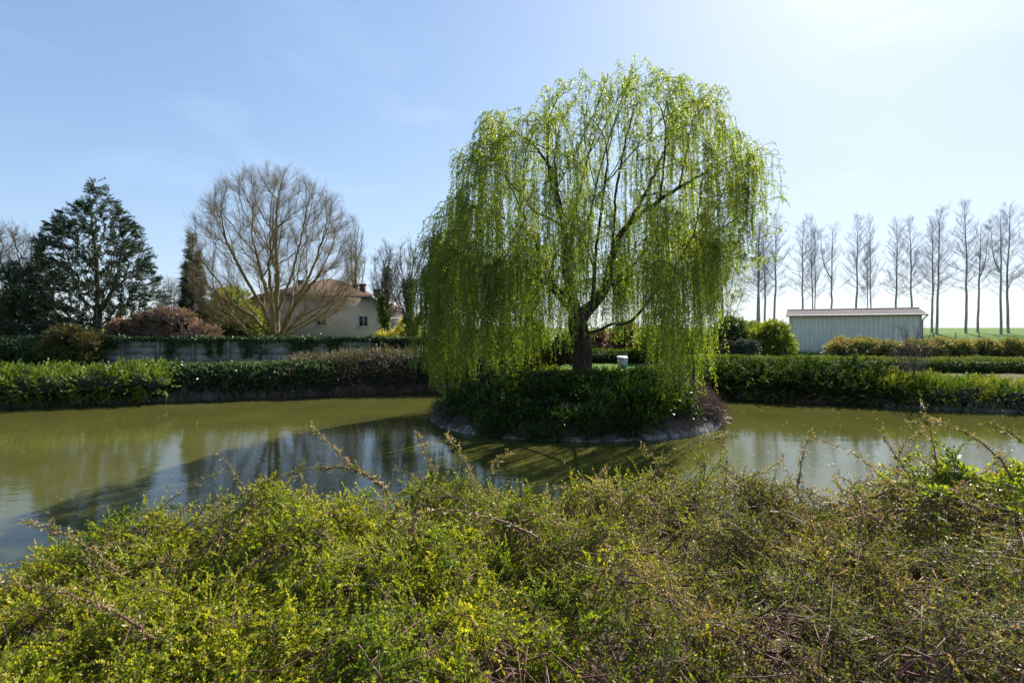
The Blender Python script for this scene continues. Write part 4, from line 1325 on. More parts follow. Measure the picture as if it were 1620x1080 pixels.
    for (px, py0, py1, w, dd) in ((476, 445, 462, 7, 6), (563, 452, 462, 8, 7), (574, 451, 466, 8, 3), (598, 459, 480, 11, 5)):
        c0 = W(px, py0, D + dd); c1 = W(px, py1 + 8, D + dd); hw_ = w / 2 * (D + dd) / F
        mb = MB(); mb.box((c0[0] - hw_, D + dd - .3, c1[2]), (c0[0] + hw_, D + dd + .3, c0[2]))
        mb.box((c0[0] - hw_ - .06, D + dd - .36, c0[2] + .003), (c0[0] + hw_ + .06, D + dd + .36, c0[2] + 0.12))
        ch = mb.build('chimney', mt, t)
    # zinc fascia on the verge and downpipe
    mb = MB(); mb.tube([(cx + xc + .1, yf - .05, zc + .02), (cx + xe + .05, yf - .05, zee + .05)], 0.13, 6)
    mb.tube([(cx - xc, yf - .08, zc), (cx + xc + .1, yf - .08, zc)], 0.07, 6); mb.build('gutter', M['zinc'], t)
    mb = MB(); mb.tube([(cx + hw - .12, y0 - .08, ze - .1), (cx + hw - .12, y0 - .08, 0.6)], 0.11, 6); mb.build('downpipe', M['zinc'], t)
    for (px, py, w, h) in ((508.5, 506.5, 17, 17), (575, 508, 15, 17)):
        c0 = W(px, py, D); a = w / 2 * D / F; hh = h / 2 * D / F
        mb = MB(); f = 0.07
        X, Z = c0[0], c0[2]; yw = y0 - 0.05
        for bx in ((X - a, Z - hh, X - a + f, Z + hh), (X + a - f, Z - hh, X + a, Z + hh), (X - a + f, Z - hh, X + a - f, Z - hh + f), (X - a + f, Z + hh - f, X + a - f, Z + hh), (X - f / 2, Z - hh + f, X + f / 2, Z + hh - f)):
            mb.box((bx[0], yw, bx[1]), (bx[2], yw + .07, bx[3]))
        win = mb.build('window', M['frame'], t)
        g = MB(); g.box((X - a + .01, y0 - .02, Z - hh + .01), (X + a - .01, y0 - .004, Z + hh - .01)); go = g.build('pane', M['glass'], t); go.parent = win
        g = MB(); g.box((X - a - .1, y0 - .16, Z - hh - .09), (X + a + .1, y0 + .01, Z - hh - .003)); go = g.build('sill', M['frame'], t); go.parent = win
    # white lean-to seen past the corner
    mb = MB(); xx = x1 + 0.02
    mb.box((xx, y0 + 3, 0.5), (xx + 1.1, y0 + 9, ze - 1.0)); mb.build('annex', M['frame'], t)


build_house()

# ================================================================== RIGHT BANK
shrub('juniper_hedge', 'dark green juniper mass in flat layered sprays along the bank under the clipped hedge', 'hedge',
      row_blobs([(6.6, 22.3, 1.2), (9.0, 22.0, 1.30), (11.5, 21.3, 1.38), (13.6, 20.6, 1.45), (14.6, 20.2, 1.2)], 2.1, 1.4, 105, (0.36, 0.58), 0.35, seed=5) + row_blobs([(7.6, 21.3, .7), (11.8, 19.95, .75), (14.3, 18.95, .7)], 0.3, 0.7, 50, (0.28, 0.42), 0.28, seed=15),
      'juniper', T_jun, 8000, up=0.05, s=1.25, tint=0.30, depth=0.4, seed=18, ntint=0.5, flat_up=True, rand=1.0, rvec=(1.5, .5, .12), outw=0.45, nst=(.8, 1, 3.2), rough=0.3, low=-0.9)
shrub('golden_juniper', 'yellow green juniper spreading low along the bank beside the thin bare sapling', 'shrub',
      row_blobs([(13.5, 19.9, 1.25), (15.5, 19.0, 0.95), (18.5, 18.2, 0.88), (22, 17.0, 0.9), (26, 15.8, 0.9)], 1.7, 1.0, 90, (0.30, 0.46), 0.3, seed=6) + row_blobs([(14.3, 18.8, .6), (17.4, 17.85, .6), (26, 15.2, .6)], 0.2, 0.6, 50, (0.24, 0.34), 0.28, seed=16),
      'juniper_gold', T_jun, 8000, up=0.3, s=0.8, tint=0.40, depth=0.35, seed=19, ntint=0.4, rand=0.4, rough=0.25, low=-0.9)
root_fringe([(7.9, 20.95), (11.8, 19.5), (14.5, 18.35), (17.4, 17.35), (26, 14.8)], 700, 0.35, 'brown roots and dead stems along the waterline under the junipers')


def bank_kerb():
    pts = np.array([(13.6, 18.75), (14.5, 18.36), (17.4, 17.36), (30, 13.45)], float)
    mb = MB(); n = 60
    s = np.linspace(0, 1, n); cum = np.r_[0, np.cumsum(np.linalg.norm(np.diff(pts, axis=0), axis=1))]; cum /= cum[-1]
    x = np.interp(s, cum, pts[:, 0]); y = np.interp(s, cum, pts[:, 1])
    prof = [(-0.10, -0.2), (-0.06, 0.07), (0.02, 0.10), (0.16, 0.13), (0.3, 0.05)]
    V = np.stack([np.stack([x + .35 * o, y + o + 0.02 * np.sin(s * 90), z + 0.012 * np.sin(s * 60 + o * 9)], -1) for o, z in prof])
    V = V.reshape(-1, 3); i = np.arange(len(prof) - 1)[:, None]; j = np.arange(n - 1)[None]
    mb.add(V, np.stack([i * n + j, i * n + j + 1, (i + 1) * n + j + 1, (i + 1) * n + j], -1).reshape(-1, 4))
    tag(mb.build('bank_kerb', M['concrete_pale'], None, True), 'low grey concrete lip at the waterline under the golden juniper', 'edging')


bank_kerb()


def box_hedge(name, label, path, width, z0, z1, mat, tpls, n, s, tint, seed, lit_top=0.0, cat='hedge'):
    """clipped hedge: leafy skin over a box that follows a path"""
    Pp = np.array(path, float); seg = np.linalg.norm(np.diff(Pp, axis=0), axis=1); cum = np.r_[0, np.cumsum(seg)]
    t = thing(name, (*Pp.mean(0), z0), label, cat)
    u = rng.random(n) * cum[-1]; x = np.interp(u, cum, Pp[:, 0]); y = np.interp(u, cum, Pp[:, 1])
    k = np.clip(np.searchsorted(cum, u, 'right') - 1, 0, len(seg) - 1); tg = (Pp[k + 1] - Pp[k]) / seg[k][:, None]; nn = np.stack([-tg[:, 1], tg[:, 0]], -1)
    nz = Noise(seed, 0.5); h = z1 - z0
    pr = rng.random(n) * (2 * h + width)
    side = np.where(pr < h, -1, np.where(pr < 2 * h, 1, 0))
    off = np.where(side == 0, (pr - 2 * h) - width / 2, side * width / 2)
    zz = np.where(side == -1, z0 + pr, np.where(side == 1, z0 + pr - h, z1))
    wv = 0.04 * nz(np.stack([x, y, zz * 2], -1)) - 0.09 * rng.random(n) ** 2
    nrm = np.concatenate([nn * side[:, None], (side == 0)[:, None].astype(float)], -1)
    p = np.stack([x + nn[:, 0] * off, y + nn[:, 1] * off, zz], -1) + nrm * wv[:, None]
    d = nrm + [0, 0, 0.35] + rng.normal(size=p.shape) * 0.4
    mb = MB(); scatter(mb, tpls, p, d, None, s * (0.7 + 0.6 * rng.random(n)), tint + lit_top * (side == 0) + 0.15 * nz(p) + 0.05 * rng.normal(size=n))  # top leaves tinted lighter, sunlight painted into their colour
    mb.build('foliage', M[mat], t)
    cm = MB()
    for a, b_ in zip(Pp[:-1], Pp[1:]):
        tg = (b_ - a) / np.linalg.norm(b_ - a); n2 = np.array([-tg[1], tg[0]]) * (width / 2 - 0.09)
        V = [(*(a - n2), z0), (*(b_ - n2), z0), (*(b_ + n2), z0), (*(a + n2), z0), (*(a - n2), z1 - .09), (*(b_ - n2), z1 - .09), (*(b_ + n2), z1 - .09), (*(a + n2), z1 - .09)]
        cm.add(V, [(0, 3, 2, 1), (4, 5, 6, 7), (0, 1, 5, 4), (1, 2, 6, 5), (2, 3, 7, 6), (3, 0, 4, 7)], 0.0)
    cm.build('shade_core', M['core'], t)  # dark box added as the shaded inside of the hedge
    return t


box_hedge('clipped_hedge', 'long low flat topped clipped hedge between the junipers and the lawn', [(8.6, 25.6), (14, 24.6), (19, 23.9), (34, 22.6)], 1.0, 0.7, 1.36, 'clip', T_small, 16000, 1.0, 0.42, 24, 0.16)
box_hedge('boxed_hedge', 'dark clipped hedge seen under the willow branches behind the island', [(1.5, 30.5), (8.0, 30.0)], 0.9, 0.8, 1.45, 'yew', T_small, 3500, 1.2, 0.25, 25)


# ------------------------------------------------------------------ shed
def build_shed():
    A = np.array([(1250 - HX) / F * 41.5, 41.5]); Bp = np.array([(1457 - HX) / F * 37.5, 37.5])
    u = (Bp - A) / np.linalg.norm(Bp - A); Ln = np.linalg.norm(Bp - A); v = np.array([-u[1], u[0]])
    z0, z1 = 0.92, 3.98; dep = 5.0
    t = thing('metal_shed', (*((A + Bp) / 2), z0), 'pale grey corrugated metal shed with low red tiled roof on the lawn', 'shed')
    ms, nt, N, L, P = new_mat('sheet_metal')
    tc = N.new('ShaderNodeTexCoord'); no = N.new('ShaderNodeTexNoise'); no.inputs['Scale'].default_value = 1.5; no.inputs['Detail'].default_value = 8
    mp = N.new('ShaderNodeMapping'); mp.inputs['Scale'].default_value = (2.5, 2.5, 0.5)
    L.new(tc.outputs['Object'], mp.inputs[0]); L.new(mp.outputs[0], no.inputs['Vector'])
    r1 = ramp(N, [(0.3, (0.66, 0.63, 0.55)), (0.6, (0.77, 0.74, 0.65)), (0.8, (0.80, 0.78, 0.70))]); L.new(no.outputs['Fac'], r1.inputs[0])
    sx = N.new('ShaderNodeSeparateXYZ'); L.new(tc.outputs['Object'], sx.inputs[0])
    ad = N.new('ShaderNodeMath'); ad.operation = 'MULTIPLY_ADD'; ad.inputs[1].default_value = 0.5; L.new(no.outputs['Fac'], ad.inputs[0]); L.new(sx.outputs['Z'], ad.inputs[2])
    dr = ramp(N, [(0.30, (0.45, 0.46, 0.40)), (0.62, (1, 1, 1))]); L.new(ad.outputs[0], dr.inputs[0])
    mx = N.new('ShaderNodeMix'); mx.data_type = 'RGBA'; mx.blend_type = 'MULTIPLY'; mx.inputs[0].default_value = 1
    L.new(r1.outputs[0], mx.inputs[6]); L.new(dr.outputs[0], mx.inputs[7]); L.new(mx.outputs[2], P.inputs['Base Color'])
    P.inputs['Roughness'].default_value = 0.5; P.inputs['Metallic'].default_value = 0.0
    def sheet(p, q, za, zb, name, zb2=None):
        """trapezoidal corrugation from p to q"""
        e = (q - p); Lk = np.linalg.norm(e); e = e / Lk; nr = np.array([e[1], -e[0]])
        pit = 0.305; k = int(round(Lk / pit)); pit = Lk / k
        xs, of = [], []
        for i in range(k):
            for a, o in ((0, 0), (0.60, 0), (0.68, 0.07), (0.86, 0.07), (0.94, 0.0)):
                xs.append((i + a) * pit); of.append(o)
        xs.append(Lk); of.append(0)
        xs = np.array(xs); of = np.array(of)
        b = p[None] + e[None] * xs[:, None] + nr[None] * of[:, None]
        zt = np.full(len(xs), zb) if zb2 is None else zb2(xs / Lk)
        n = len(xs); V = np.concatenate([np.c_[b, np.full(n, za)], np.c_[b, zt]])
        i = np.arange(n - 1)
        mb = MB(); mb.add(V, np.stack([i, i + 1, i + 1 + n, i + n], -1)); return mb.build(name, ms, t)
    C, Dp = Bp + v * dep, A + v * dep
    gab = lambda s: z1 + 0.42 * (1 - np.abs(2 * s - 1))
    sheet(A, Bp, z0 + .1, z1, 'wall'); sheet(Bp, C, z0 + .1, z1, 'wall', gab); sheet(C, Dp, z0 + .1, z1, 'wall'); sheet(Dp, A, z0 + .1, z1, 'wall', gab)
    pl = MB()
    a0, a1, a2, a3 = A + (-u - v) * .04 + 0, Bp + (u - v) * .04, C + (u + v) * .04, Dp + (-u + v) * .04
    pl.add([(*a0, .6), (*a1, .6), (*a2, .6), (*a3, .6), (*a0, z0 + .11), (*a1, z0 + .11), (*a2, z0 + .11), (*a3, z0 + .11)], [(0, 3, 2, 1), (4, 5, 6, 7), (0, 1, 5, 4), (1, 2, 6, 5), (2, 3, 7, 6), (3, 0, 4, 7)])
    pl.build('plinth', M['concrete'], t)
    # tiled roof: pan-and-roll profile running down the slope
    mt, nt, N, L, P = new_mat('red_tile')
    tc = N.new('ShaderNodeTexCoord'); no = N.new('ShaderNodeTexNoise'); no.inputs['Scale'].default_value = 5; no.inputs['Detail'].default_value = 7
    L.new(tc.outputs['Object'], no.inputs['Vector']); r1 = ramp(N, [(0.3, (0.26, 0.19, 0.165)), (0.55, (0.40, 0.32, 0.29)), (0.75, (0.46, 0.41, 0.38))])
    L.new(no.outputs['Fac'], r1.inputs[0]); L.new(r1.outputs[0], P.inputs['Base Color']); P.inputs['Roughness'].default_value = 0.95; P.inputs['Specular IOR Level'].default_value = 0.08
    ov = 0.32; R0, R1 = A - u * 0.22, Bp + u * 0.35
    Lr = np.linalg.norm(R1 - R0); nx = int(Lr / 0.035)
    xs = np.linspace(0, Lr, nx); prof = 0.022 * np.abs(np.sin(xs * math.pi / 0.21))
    ze, zr = z1 + 0.02, z1 + 0.47
    rows = []
    for sgn, in ((-1,), (1,)):
        V = []
        steps = 9
        for j in range(steps):
            for e in (0, 1):
                s = (j + e * 0.98) / steps
                off = -ov + (dep / 2 + ov) * s
                z = ze - 0.05 + (zr - ze + 0.05) * s + 0.006 * (1 - e)
                base = R0[None] + u[None] * xs[:, None] + v[None] * (off if sgn < 0 else dep - off)
                V.append(np.c_[base, z + prof])
        V = np.concatenate(V); rws = steps * 2
        i = np.arange(rws - 1)[:, None]; j = np.arange(nx - 1)[None]
        mb = MB(); mb.add(V, np.stack([i * nx + j, i * nx + j + 1, (i + 1) * nx + j + 1, (i + 1) * nx + j], -1).reshape(-1, 4)); mb.build('roof', mt, t)
    mb = MB(); mb.tube([(*(R0 + v * dep / 2), zr + .03), (*(R1 + v * dep / 2), zr + .03)], 0.08, 8); mb.build('ridge_tile', mt, t)
    # verge boards, gutter with bracket, corner trims
    gx = MB(); g0 = R0 - v * (ov + .06); g1 = R1 - v * (ov + .06)
    gx.tube([(*g0, ze - .07), (*g1, ze - .07)], 0.055, 8); gx.build('gutter', M['zinc'], t)
    dp = MB(); dp.tube([(*(R1 - v * (ov + .06)), ze - .08), (*(Bp - v * 0.1 + u * .12), ze - .38), (*(Bp - v * 0.1 + u * .07), ze - .6), (*(Bp - v * 0.1 + u * .07), z0)], 0.045, 6); dp.build('downpipe', M['zinc'], t)
    for c_ in (A, Bp):
        q = c_ - v * 0.055; mb = MB(); mb.tube([(*q, z0 + .1), (*q, z1)], 0.07, 4); mb.build('corner_trim', M['frame'], t)
    mb = MB()
    for s0, s1 in ((0, 1), (1, 2)):
        pa = R0 - u * 0.02
        o0, o1 = (-ov, dep / 2) if s0 == 0 else (dep / 2, dep + ov)
        za, zb = (ze - .03, zr + .02) if s0 == 0 else (zr + .02, ze - .03)
        a_, b_ = pa + v * o0, pa + v * o1
        V = [(*a_, za - .14), (*b_, zb - .14), (*b_, zb + .04), (*a_, za + .04)]
        V2 = [(x - u[0] * .03, y - u[1] * .03, z) for x, y, z in V]
        mb.add(V + V2, [(0, 1, 2, 3), (7, 6, 5, 4), (3, 2, 6, 7), (0, 4, 5, 1), (1, 5, 6, 2), (0, 3, 7, 4)])
    mb.build('verge_board', mt, t)


build_shed()

# ------------------------------------------------------------------ shrubs on the far lawn
def round_shrub(px0, px1, py0, py1, D, label, mat, n, s, tint, seed, name='olive_hedge_shrub', tp=None, group=None, nb=12, core=0.5, rand=0.8):
    r = (px1 - px0) / 2 * D / F
    b = lumps(px0 + (px1 - px0) * .18, px1 - (px1 - px0) * .18, py0 + 8, py1 - 2, D, nb, r * 0.42, seed, r * 0.45)
    shrub(name, label, 'shrub', b, mat, tp or T_bush, n, tint=tint, seed=seed, s=s, core=core, rand=rand, group=group, stems=14)


G = 'olive spring shrubs in a row on the lawn before the shed'
labs = ['rounded end shrub of the olive row, standing against the shed wall', 'second shrub of the olive row, against the middle of the shed wall',
        'third shrub of the olive row, just before the thin bare sapling', 'fourth shrub of the olive row, behind the thin bare sapling at the shed corner',
        'fifth and browner shrub of the olive row, just past the shed corner', 'last brown shrub of the olive row, before the gap in the lawn',
        'first shrub past the lawn gap, in front of the poplars', 'second shrub past the lawn gap, olive and brown', 'third shrub past the lawn gap, cut by the photo edge']
for k, (a, b_) in enumerate([(1308, 1358), (1346, 1398), (1386, 1436), (1424, 1472), (1460, 1508), (1498, 1542), (1540, 1586), (1576, 1622), (1612, 1662)]):
    round_shrub(a, b_, 539 + (1 if k > 1 else 0), 568, 34.0 - 0.1 * k, labs[k], 'hazelshrub', 900, 1.0, 0.45 - 0.02 * k + (0.1 if k in (4, 5) else 0), 30 + k, group=G)
round_shrub(1182, 1250, 516, 564, 33.0, 'rounded bright yellow green shrub beside the end of the shed', 'yellow', 2200, 1.1, 0.28, 41, 'yellow_green_shrub', nb=18)
round_shrub(1160, 1215, 518, 545, 40.0, 'bright green shrub behind the yellow green one, under the first poplars', 'yew', 1200, 1.4, 0.8, 42, 'green_shrub')
round_shrub(1118, 1186, 512, 560, 35.0, 'olive domed shrub beneath the thin drooping tree', 'clip', 1700, 1.1, 0.3, 43, 'olive_shrub', nb=18)
round_shrub(1164, 1198, 533, 562, 29.0, 'small dark grey green shrub with white flowered crown above the clipped hedge', 'blue', 1200, 0.7, 0.38, 44, 'lavender_shrub')
round_shrub(1143, 1172, 540, 564, 29.5, 'small dusty brown shrub beside the dark grey green one', 'dry', 700, 0.8, 0.3, 45, 'heather_shrub')
round_shrub(1128, 1150, 543, 564, 30.5, 'small dark green bush next to the dusty brown shrub', 'yew', 500, 0.8, 0.2, 46, 'small_bush')

# seen through and under the willow
round_shrub(820, 875, 515, 590, 25.5, 'glowing yellow green shrub seen through the willow behind the island', 'yellow', 1900, 1.0, 0.28, 47, 'yellow_green_shrub', nb=16)
round_shrub(770, 830, 520, 592, 25.2, 'lime shrub seen through the willow curtain between brown hedge and trunk', 'yellow', 1700, 1.0, 0.18, 48, 'yellow_green_shrub', nb=16)
round_shrub(868, 912, 535, 592, 25.0, 'pale brown draping shrub just behind the willow trunk', 'cot_far', 1300, 1.0, 0.5, 49, 'brown_shrub')
round_shrub(700, 780, 535, 600, 26.0, 'dull green shrub behind the densest willow curtain', 'clip', 1500, 1.1, 0.35, 50, 'green_shrub', nb=16)
round_shrub(965, 1008, 500, 565, 33.0, 'purple leaved shrub seen under the willow limb', 'purple', 1400, 1.1, 0.45, 51, 'purple_shrub')
round_shrub(932, 962, 515, 570, 34.0, 'smaller purple leaved shrub beside the willow trunk', 'purple', 900, 1.0, 0.4, 52, 'purple_shrub')
round_shrub(925, 1000, 535, 572, 36.0, 'fresh green shrub beyond the clipped dark hedge', 'yew', 1400, 1.4, 0.85, 53, 'green_shrub')
round_shrub(1000, 1070, 520, 590, 30.0, 'light green shrub behind the low willow branches', 'yellow', 1700, 1.1, 0.22, 54, 'yellow_green_shrub', nb=16)
round_shrub(1060, 1122, 515, 575, 31.0, 'mid green shrub behind the outer willow curtain', 'yew', 1600, 1.3, 0.6, 55, 'green_shrub', nb=16)

# pale cabinet
def build_cabinet():
    c = W(985, 574, 26.5); x, y, z = c; t = thing('utility_cabinet', (x, y, 0.85), 'small pale grey cabinet with sloping lid on the lawn behind the willow', 'cabinet')
    mp_ = plain('pale_paint', (0.40, 0.43, 0.46), 0.7)
    mb = MB(); mb.box((x - .22, y - .17, .88), (x + .22, y + .17, 1.33)); mb.build('body', mp_, t)
    mb = MB(); V = [(x - .25, y - .2, 1.333), (x + .25, y - .2, 1.333), (x + .25, y + .2, 1.333), (x - .25, y + .2, 1.333), (x - .25, y - .2, 1.36), (x + .25, y - .2, 1.36), (x + .25, y + .2, 1.46), (x - .25, y + .2, 1.46)]
    mb.add(V, [(0, 3, 2, 1), (4, 5, 6, 7), (0, 1, 5, 4), (1, 2, 6, 5), (2, 3, 7, 6), (3, 0, 4, 7)]); mb.build('lid', mp_, t)
    mb = MB(); mb.box((x - .19, y - .185, .93), (x + .19, y - .172, 1.28)); mb.build('door', mp_, t)
    mb = MB(); mb.box((x - .2, y - .15, .7), (x + .2, y + .15, .877)); mb.build('plinth', M['concrete'], t)


build_cabinet()

# thin bare sapling standing in the junipers
b = W(1444, 640, 19.0); b[2] = 0.35
bare_tree('bare_sapling', 'thin leafless sapling standing in the golden juniper at the water', b,
          ell_env(W(1444, 545, 19.0), (0.85, 0.75, 0.95), 0.5), 110, 0.9, 0.004, 0.05, 0.30, 220, 'bark_dark', 'twig_grey', seeds=[[b, W(1446, 590, 19.0)]], up=0.9)
# thin drooping tree beyond the willow
b = W(1146, 560, 34.0); b[2] = 0.9
t_, P_, par_, r_ = bare_tree('young_birch', 'thin tree with sparse drooping yellowish twigs just past the willow edge', b,
          ell_env(W(1146, 440, 34.0), (1.7, 1.5, 3.0), 0.5), 300, 0.6, 0.007, 0.085, 0.6, 900, 'bark_dark', 'bark_dark', seeds=[[b, W(1144, 520, 34.0), W(1142, 450, 34.0), W(1146, 395, 34)]], up=-0.5)
i = rng.choice(len(P_), 5000)
p = P_[i] + rng.normal(size=(5000, 3)) * 0.18 + [0, 0, -0.15]
mb = MB(); leaves_at(mb, p, rng.normal(size=p.shape) * .5 + [0, 0, -1], 0.09, 0.035, 0.6 + 0.15 * rng.normal(size=5000)); mb.build('foliage', M['willow'], t_)

# ------------------------------------------------------------------ poplars
def make_poplar(seed, H, spread, fork=False, lean=0.0):
    r_ = np.random.default_rng(seed)
    tr = MB(); cr = MB()
    n = 14; zz = np.linspace(-0.4, H, n)
    xy = np.cumsum(r_.normal(size=(n, 2)) * 0.045, axis=0) + np.c_[np.linspace(0, lean, n), np.zeros(n)]
    xy -= xy[0]
    T = np.c_[xy, zz]; rad = 0.19 * (1 - np.clip(zz / H, 0, 1)) ** 0.8 + 0.012
    Ts, rs = smooth_chain(T, rad, 3)
    tr.tube(Ts, rs, 8, 0.0)
    stems = [(Ts, rs)]
    if fork:
        k = int(len(Ts) * 0.5); p0 = Ts[k]; q = [p0, p0 + [0.7, 0.1, 1.2], p0 + [1.5, 0.2, 3.5], p0 + [2.0, 0.2, H * 0.42]]
        qs, qr = smooth_chain(np.array(q), np.array([0.13, 0.11, 0.07, 0.015]), 4); tr.tube(qs, qr, 6, 0.0); stems.append((qs, qr))
    nb = 52
    for i in range(nb):
        st, rr = stems[0] if (not fork or r_.random() < 0.6) else stems[1]
        zlo = H * 0.30 if st is stems[0][0] else st[0][2] + 1
        z = zlo + (H * 0.985 - zlo) * ((i + r_.random()) / nb) ** 0.85
        k = int(np.argmin(abs(st[:, 2] - z))); p0 = st[k]
        f = (z - H * 0.3) / (H * 0.7)
        L = spread * (1.1 - 0.8 * f) * (0.5 + 0.6 * r_.random()) * min(1, 0.65 + f * 3)
        az = i * 2.4 + r_.normal() * .4; el = math.radians(12 + 34 * f + r_.normal() * 9)
        d = np.array([math.cos(az) * math.cos(el), math.sin(az) * math.cos(el), math.sin(el)])
        pts = [p0]; m = 6
        for j in range(m):
            d = unit(d + [0, 0, 0.13] + r_.normal(size=3) * 0.07); pts.append(pts[-1] + d * L / m)
        pts = np.array(pts); cr.tube(pts, np.linspace(min(rr[k] * .4, 0.035), 0.006, m + 1), 4 if L > 1 else 3, 0.0)
        ns = int(6 + L * 6)
        u = r_.random(ns) * 0.85 + 0.12; fi = u * m; i0 = np.minimum(fi.astype(int), m - 1)
        sp = pts[i0] + (pts[i0 + 1] - pts[i0]) * (fi - i0)[:, None]
        sd = unit(d) * 0.9 + r_.normal(size=(ns, 3)) * 0.5 + [0, 0, 0.25]
        scatter(cr, T_fine, sp, sd, None, (0.6 + 0.8 * r_.random(ns)) * (0.6 + 0.4 * L / spread), 0.0)
    return tr, cr


PDIST = 80.0
protos = []
for i, (fk, ln) in enumerate([(False, .3), (False, -.4), (True, -.2), (False, .1), (True, .2), (False, -.1)]):
    protos.append(make_poplar(100 + i, 20.0, 5.0 if not fk else 4.4, fk, ln))
# trunk pixel, top pixel, base pixel, variant, label
POP = [
    (1197.5, 356, 523, 1, 'bare poplar hard against the willow edge, first stem of the close group of three'),
    (1202, 352, 522, 3, 'bare poplar in the middle of the close group of three beside the willow'),
    (1209, 354, 523, 5, 'bare poplar closing the tight group of three beside the willow'),
    (1224.5, 344, 527, 0, 'bare poplar standing just outside the tight group of three, clear of the shed'),
    (1271, 353, 527, 3, 'first bare poplar rising behind the shed roof, paired with a thicker one'),
    (1285.5, 344, 527, 1, 'bare poplar with a thin companion stem behind the shed roof'),
    (1289, 366, 527, 5, 'thin bare poplar touching its thicker neighbour behind the shed roof'),
    (1314.5, 358, 527, 2, 'forked bare poplar standing alone behind the shed roof'),
    (1353.5, 346, 528, 0, 'tall straight bare poplar behind the middle of the shed roof'),
    (1371.5, 385, 527, 1, 'thin bare poplar close to a thick neighbour behind the shed roof'),
    (1377.5, 347, 528, 3, 'thick bare poplar beside a thin one behind the shed roof'),
    (1418, 352, 527, 5, 'slim bare poplar with a long low side branch behind the shed roof'),
    (1443, 349, 527, 0, 'last bare poplar behind the shed roof, over the sapling'),
    (1474, 352, 526, 3, 'bare poplar just past the shed corner, paired with a taller one'),
    (1482, 332, 528, 1, 'taller bare poplar of the pair just past the shed corner'),
    (1528, 324, 530, 0, 'tallest bare poplar with a pale trunk on the grassy slope'),
    (1547, 354, 526, 4, 'leaning forked bare poplar beside the tallest poplar'),
    (1583.5, 338, 528, 2, 'forked bare poplar of the last pair on the slope'),
    (1595.5, 329, 529, 5, 'tall bare poplar of the last pair on the slope'),
    (1640, 340, 528, 1, 'bare poplar standing beyond the last pair on the slope'),
]
built = {}
rp = random.Random(5)
for k, (px, top, by, var, lab) in enumerate(POP):
    D = PDIST + {0: 0, 1: 5, 2: -3}[k % 3]
    c0 = W(px, by, D); gzv = float(ground_base(0, D)); zt = EYE + (HY - top) * D / F
    sc_ = (zt - gzv) / 20.0
    t = thing('bare_poplar', (0, 0, 0) if var not in built else (c0[0], D, gzv), lab, 'tree', 'row of bare poplars on the rising field')
    if var not in built:
        tr, cr = protos[var]
        a_ = tr.build('trunk', M['bark_poplar'], t, smooth=True); b_ = cr.build('crown', M['twig_grey'], t)
        built[var] = (a_, b_)
        t.location = (c0[0], D, gzv)
    else:
        for o in built[var]:
            c_ = o.copy(); scene.collection.objects.link(c_); c_.parent = t
    wide = 0.62 if 'thin' in lab else 1.0
    t.scale = (sc_ * wide, sc_ * wide, sc_)
    t.rotation_euler = (0, 0, rp.random() * 6.28)

# field fence posts
mpost = plain('weathered_post', (0.12, 0.10, 0.08), 0.9)
for k, (px, D) in enumerate(((1477, 58), (1512, 60), (1549, 62), (1470, 52))):
    c0 = W(px, 540, D); z = float(ground_base(0, D))
    mb = MB(); mb.tube([(c0[0], D, z - .2), (c0[0], D, z + .9)], 0.05, 6)
    tag(mb.build('fence_post', mpost), ['slim dark post in the field just past the shed corner', 'slim dark post in the field before the tallest poplar', 'slim dark post in the field beneath the leaning poplar', 'slim dark post close to the shed end wall'][k], 'post', 'posts in the field')

# ================================================================== NEAR BANK: cotoneaster shrubs
RPX = np.array([-500, -100, 0, 100, 200, 300, 400, 500, 600, 700, 800, 900, 1000, 1100, 1200, 1300, 1400, 1500, 1620, 2100])
RPY = np.array([985, 975, 945, 908, 862, 806, 778, 770, 768, 770, 776, 778, 776, 772, 776, 786, 772, 750, 732, 728])
YR = 3.4
nh1 = Noise(81, 0.9); nh2 = Noise(82, 2.2); nh3 = Noise(83, 5.0)


def fg_h(X, Y):
    px = np.clip(HX + F * X / np.maximum(Y, 0.6), -400, 2000)
    zr = EYE - (np.interp(px, RPX, RPY) - HY) * YR / F
    zn = np.interp(px, [-400, 400, 900, 1620], [1.42, 1.52, 1.52, 1.58])
    t = np.clip((YR - Y) / 2.4, 0, 1)
    z = zr * (1 - t) + zn * t
    z = z - np.clip(Y - YR, 0, 3) ** 1.4 * 1.25
    q = np.stack([X, Y], -1)
    return z + 0.13 * (nh1(q) - 0.5) + 0.10 * (nh2(q) - 0.35) + 0.025 * nh3(q)


PLANTS = [
    ((-2.75, 3.0), 'cot_green', 'green arching shrub at the near bank where the pond comes closest to the photo edge', 0.55),
    ((-1.45, 2.4), 'cot_green', 'yellow green arching shrub on the near bank with one long leafy shoot', 0.55),
    ((-0.35, 2.2), 'cot_green', 'dense dark green shrub on the near bank with one high arching brown stem', 0.50),
    ((0.75, 3.0), 'cot_bronze', 'olive and russet shrub on the near bank directly below the island', 0.5),
    ((0.95, 1.7), 'cot_brown', 'bronze leaved twiggy shrub in the very corner between the green shrubs and the russet tangle', 0.42),
    ((2.05, 2.6), 'cot_brown', 'russet tangle of bare red brown twigs and tiny leaves below the bright sky reflection', 0.5),
    ((3.15, 3.45), 'cot_broad', 'fresh bright green broader leaved shrub among the tall bare shoots on the near bank', 0.45),
    ((3.4, 2.3), 'cot_brown', 'dark russet shrub at the photo edge under the bright broader leaved one', 0.45),
]
M['cot_bronze'] = leaf_mat('cotoneaster_olive', (0.16, 0.08, 0.055), [(0.024, 0.050, 0.008), (0.11, 0.155, 0.011), (0.27, 0.26, 0.02), (0.44, 0.29, 0.07)], 0.4, 1.6, 0.5, 0.25)  # dark end lowered, shade put into the leaf colour
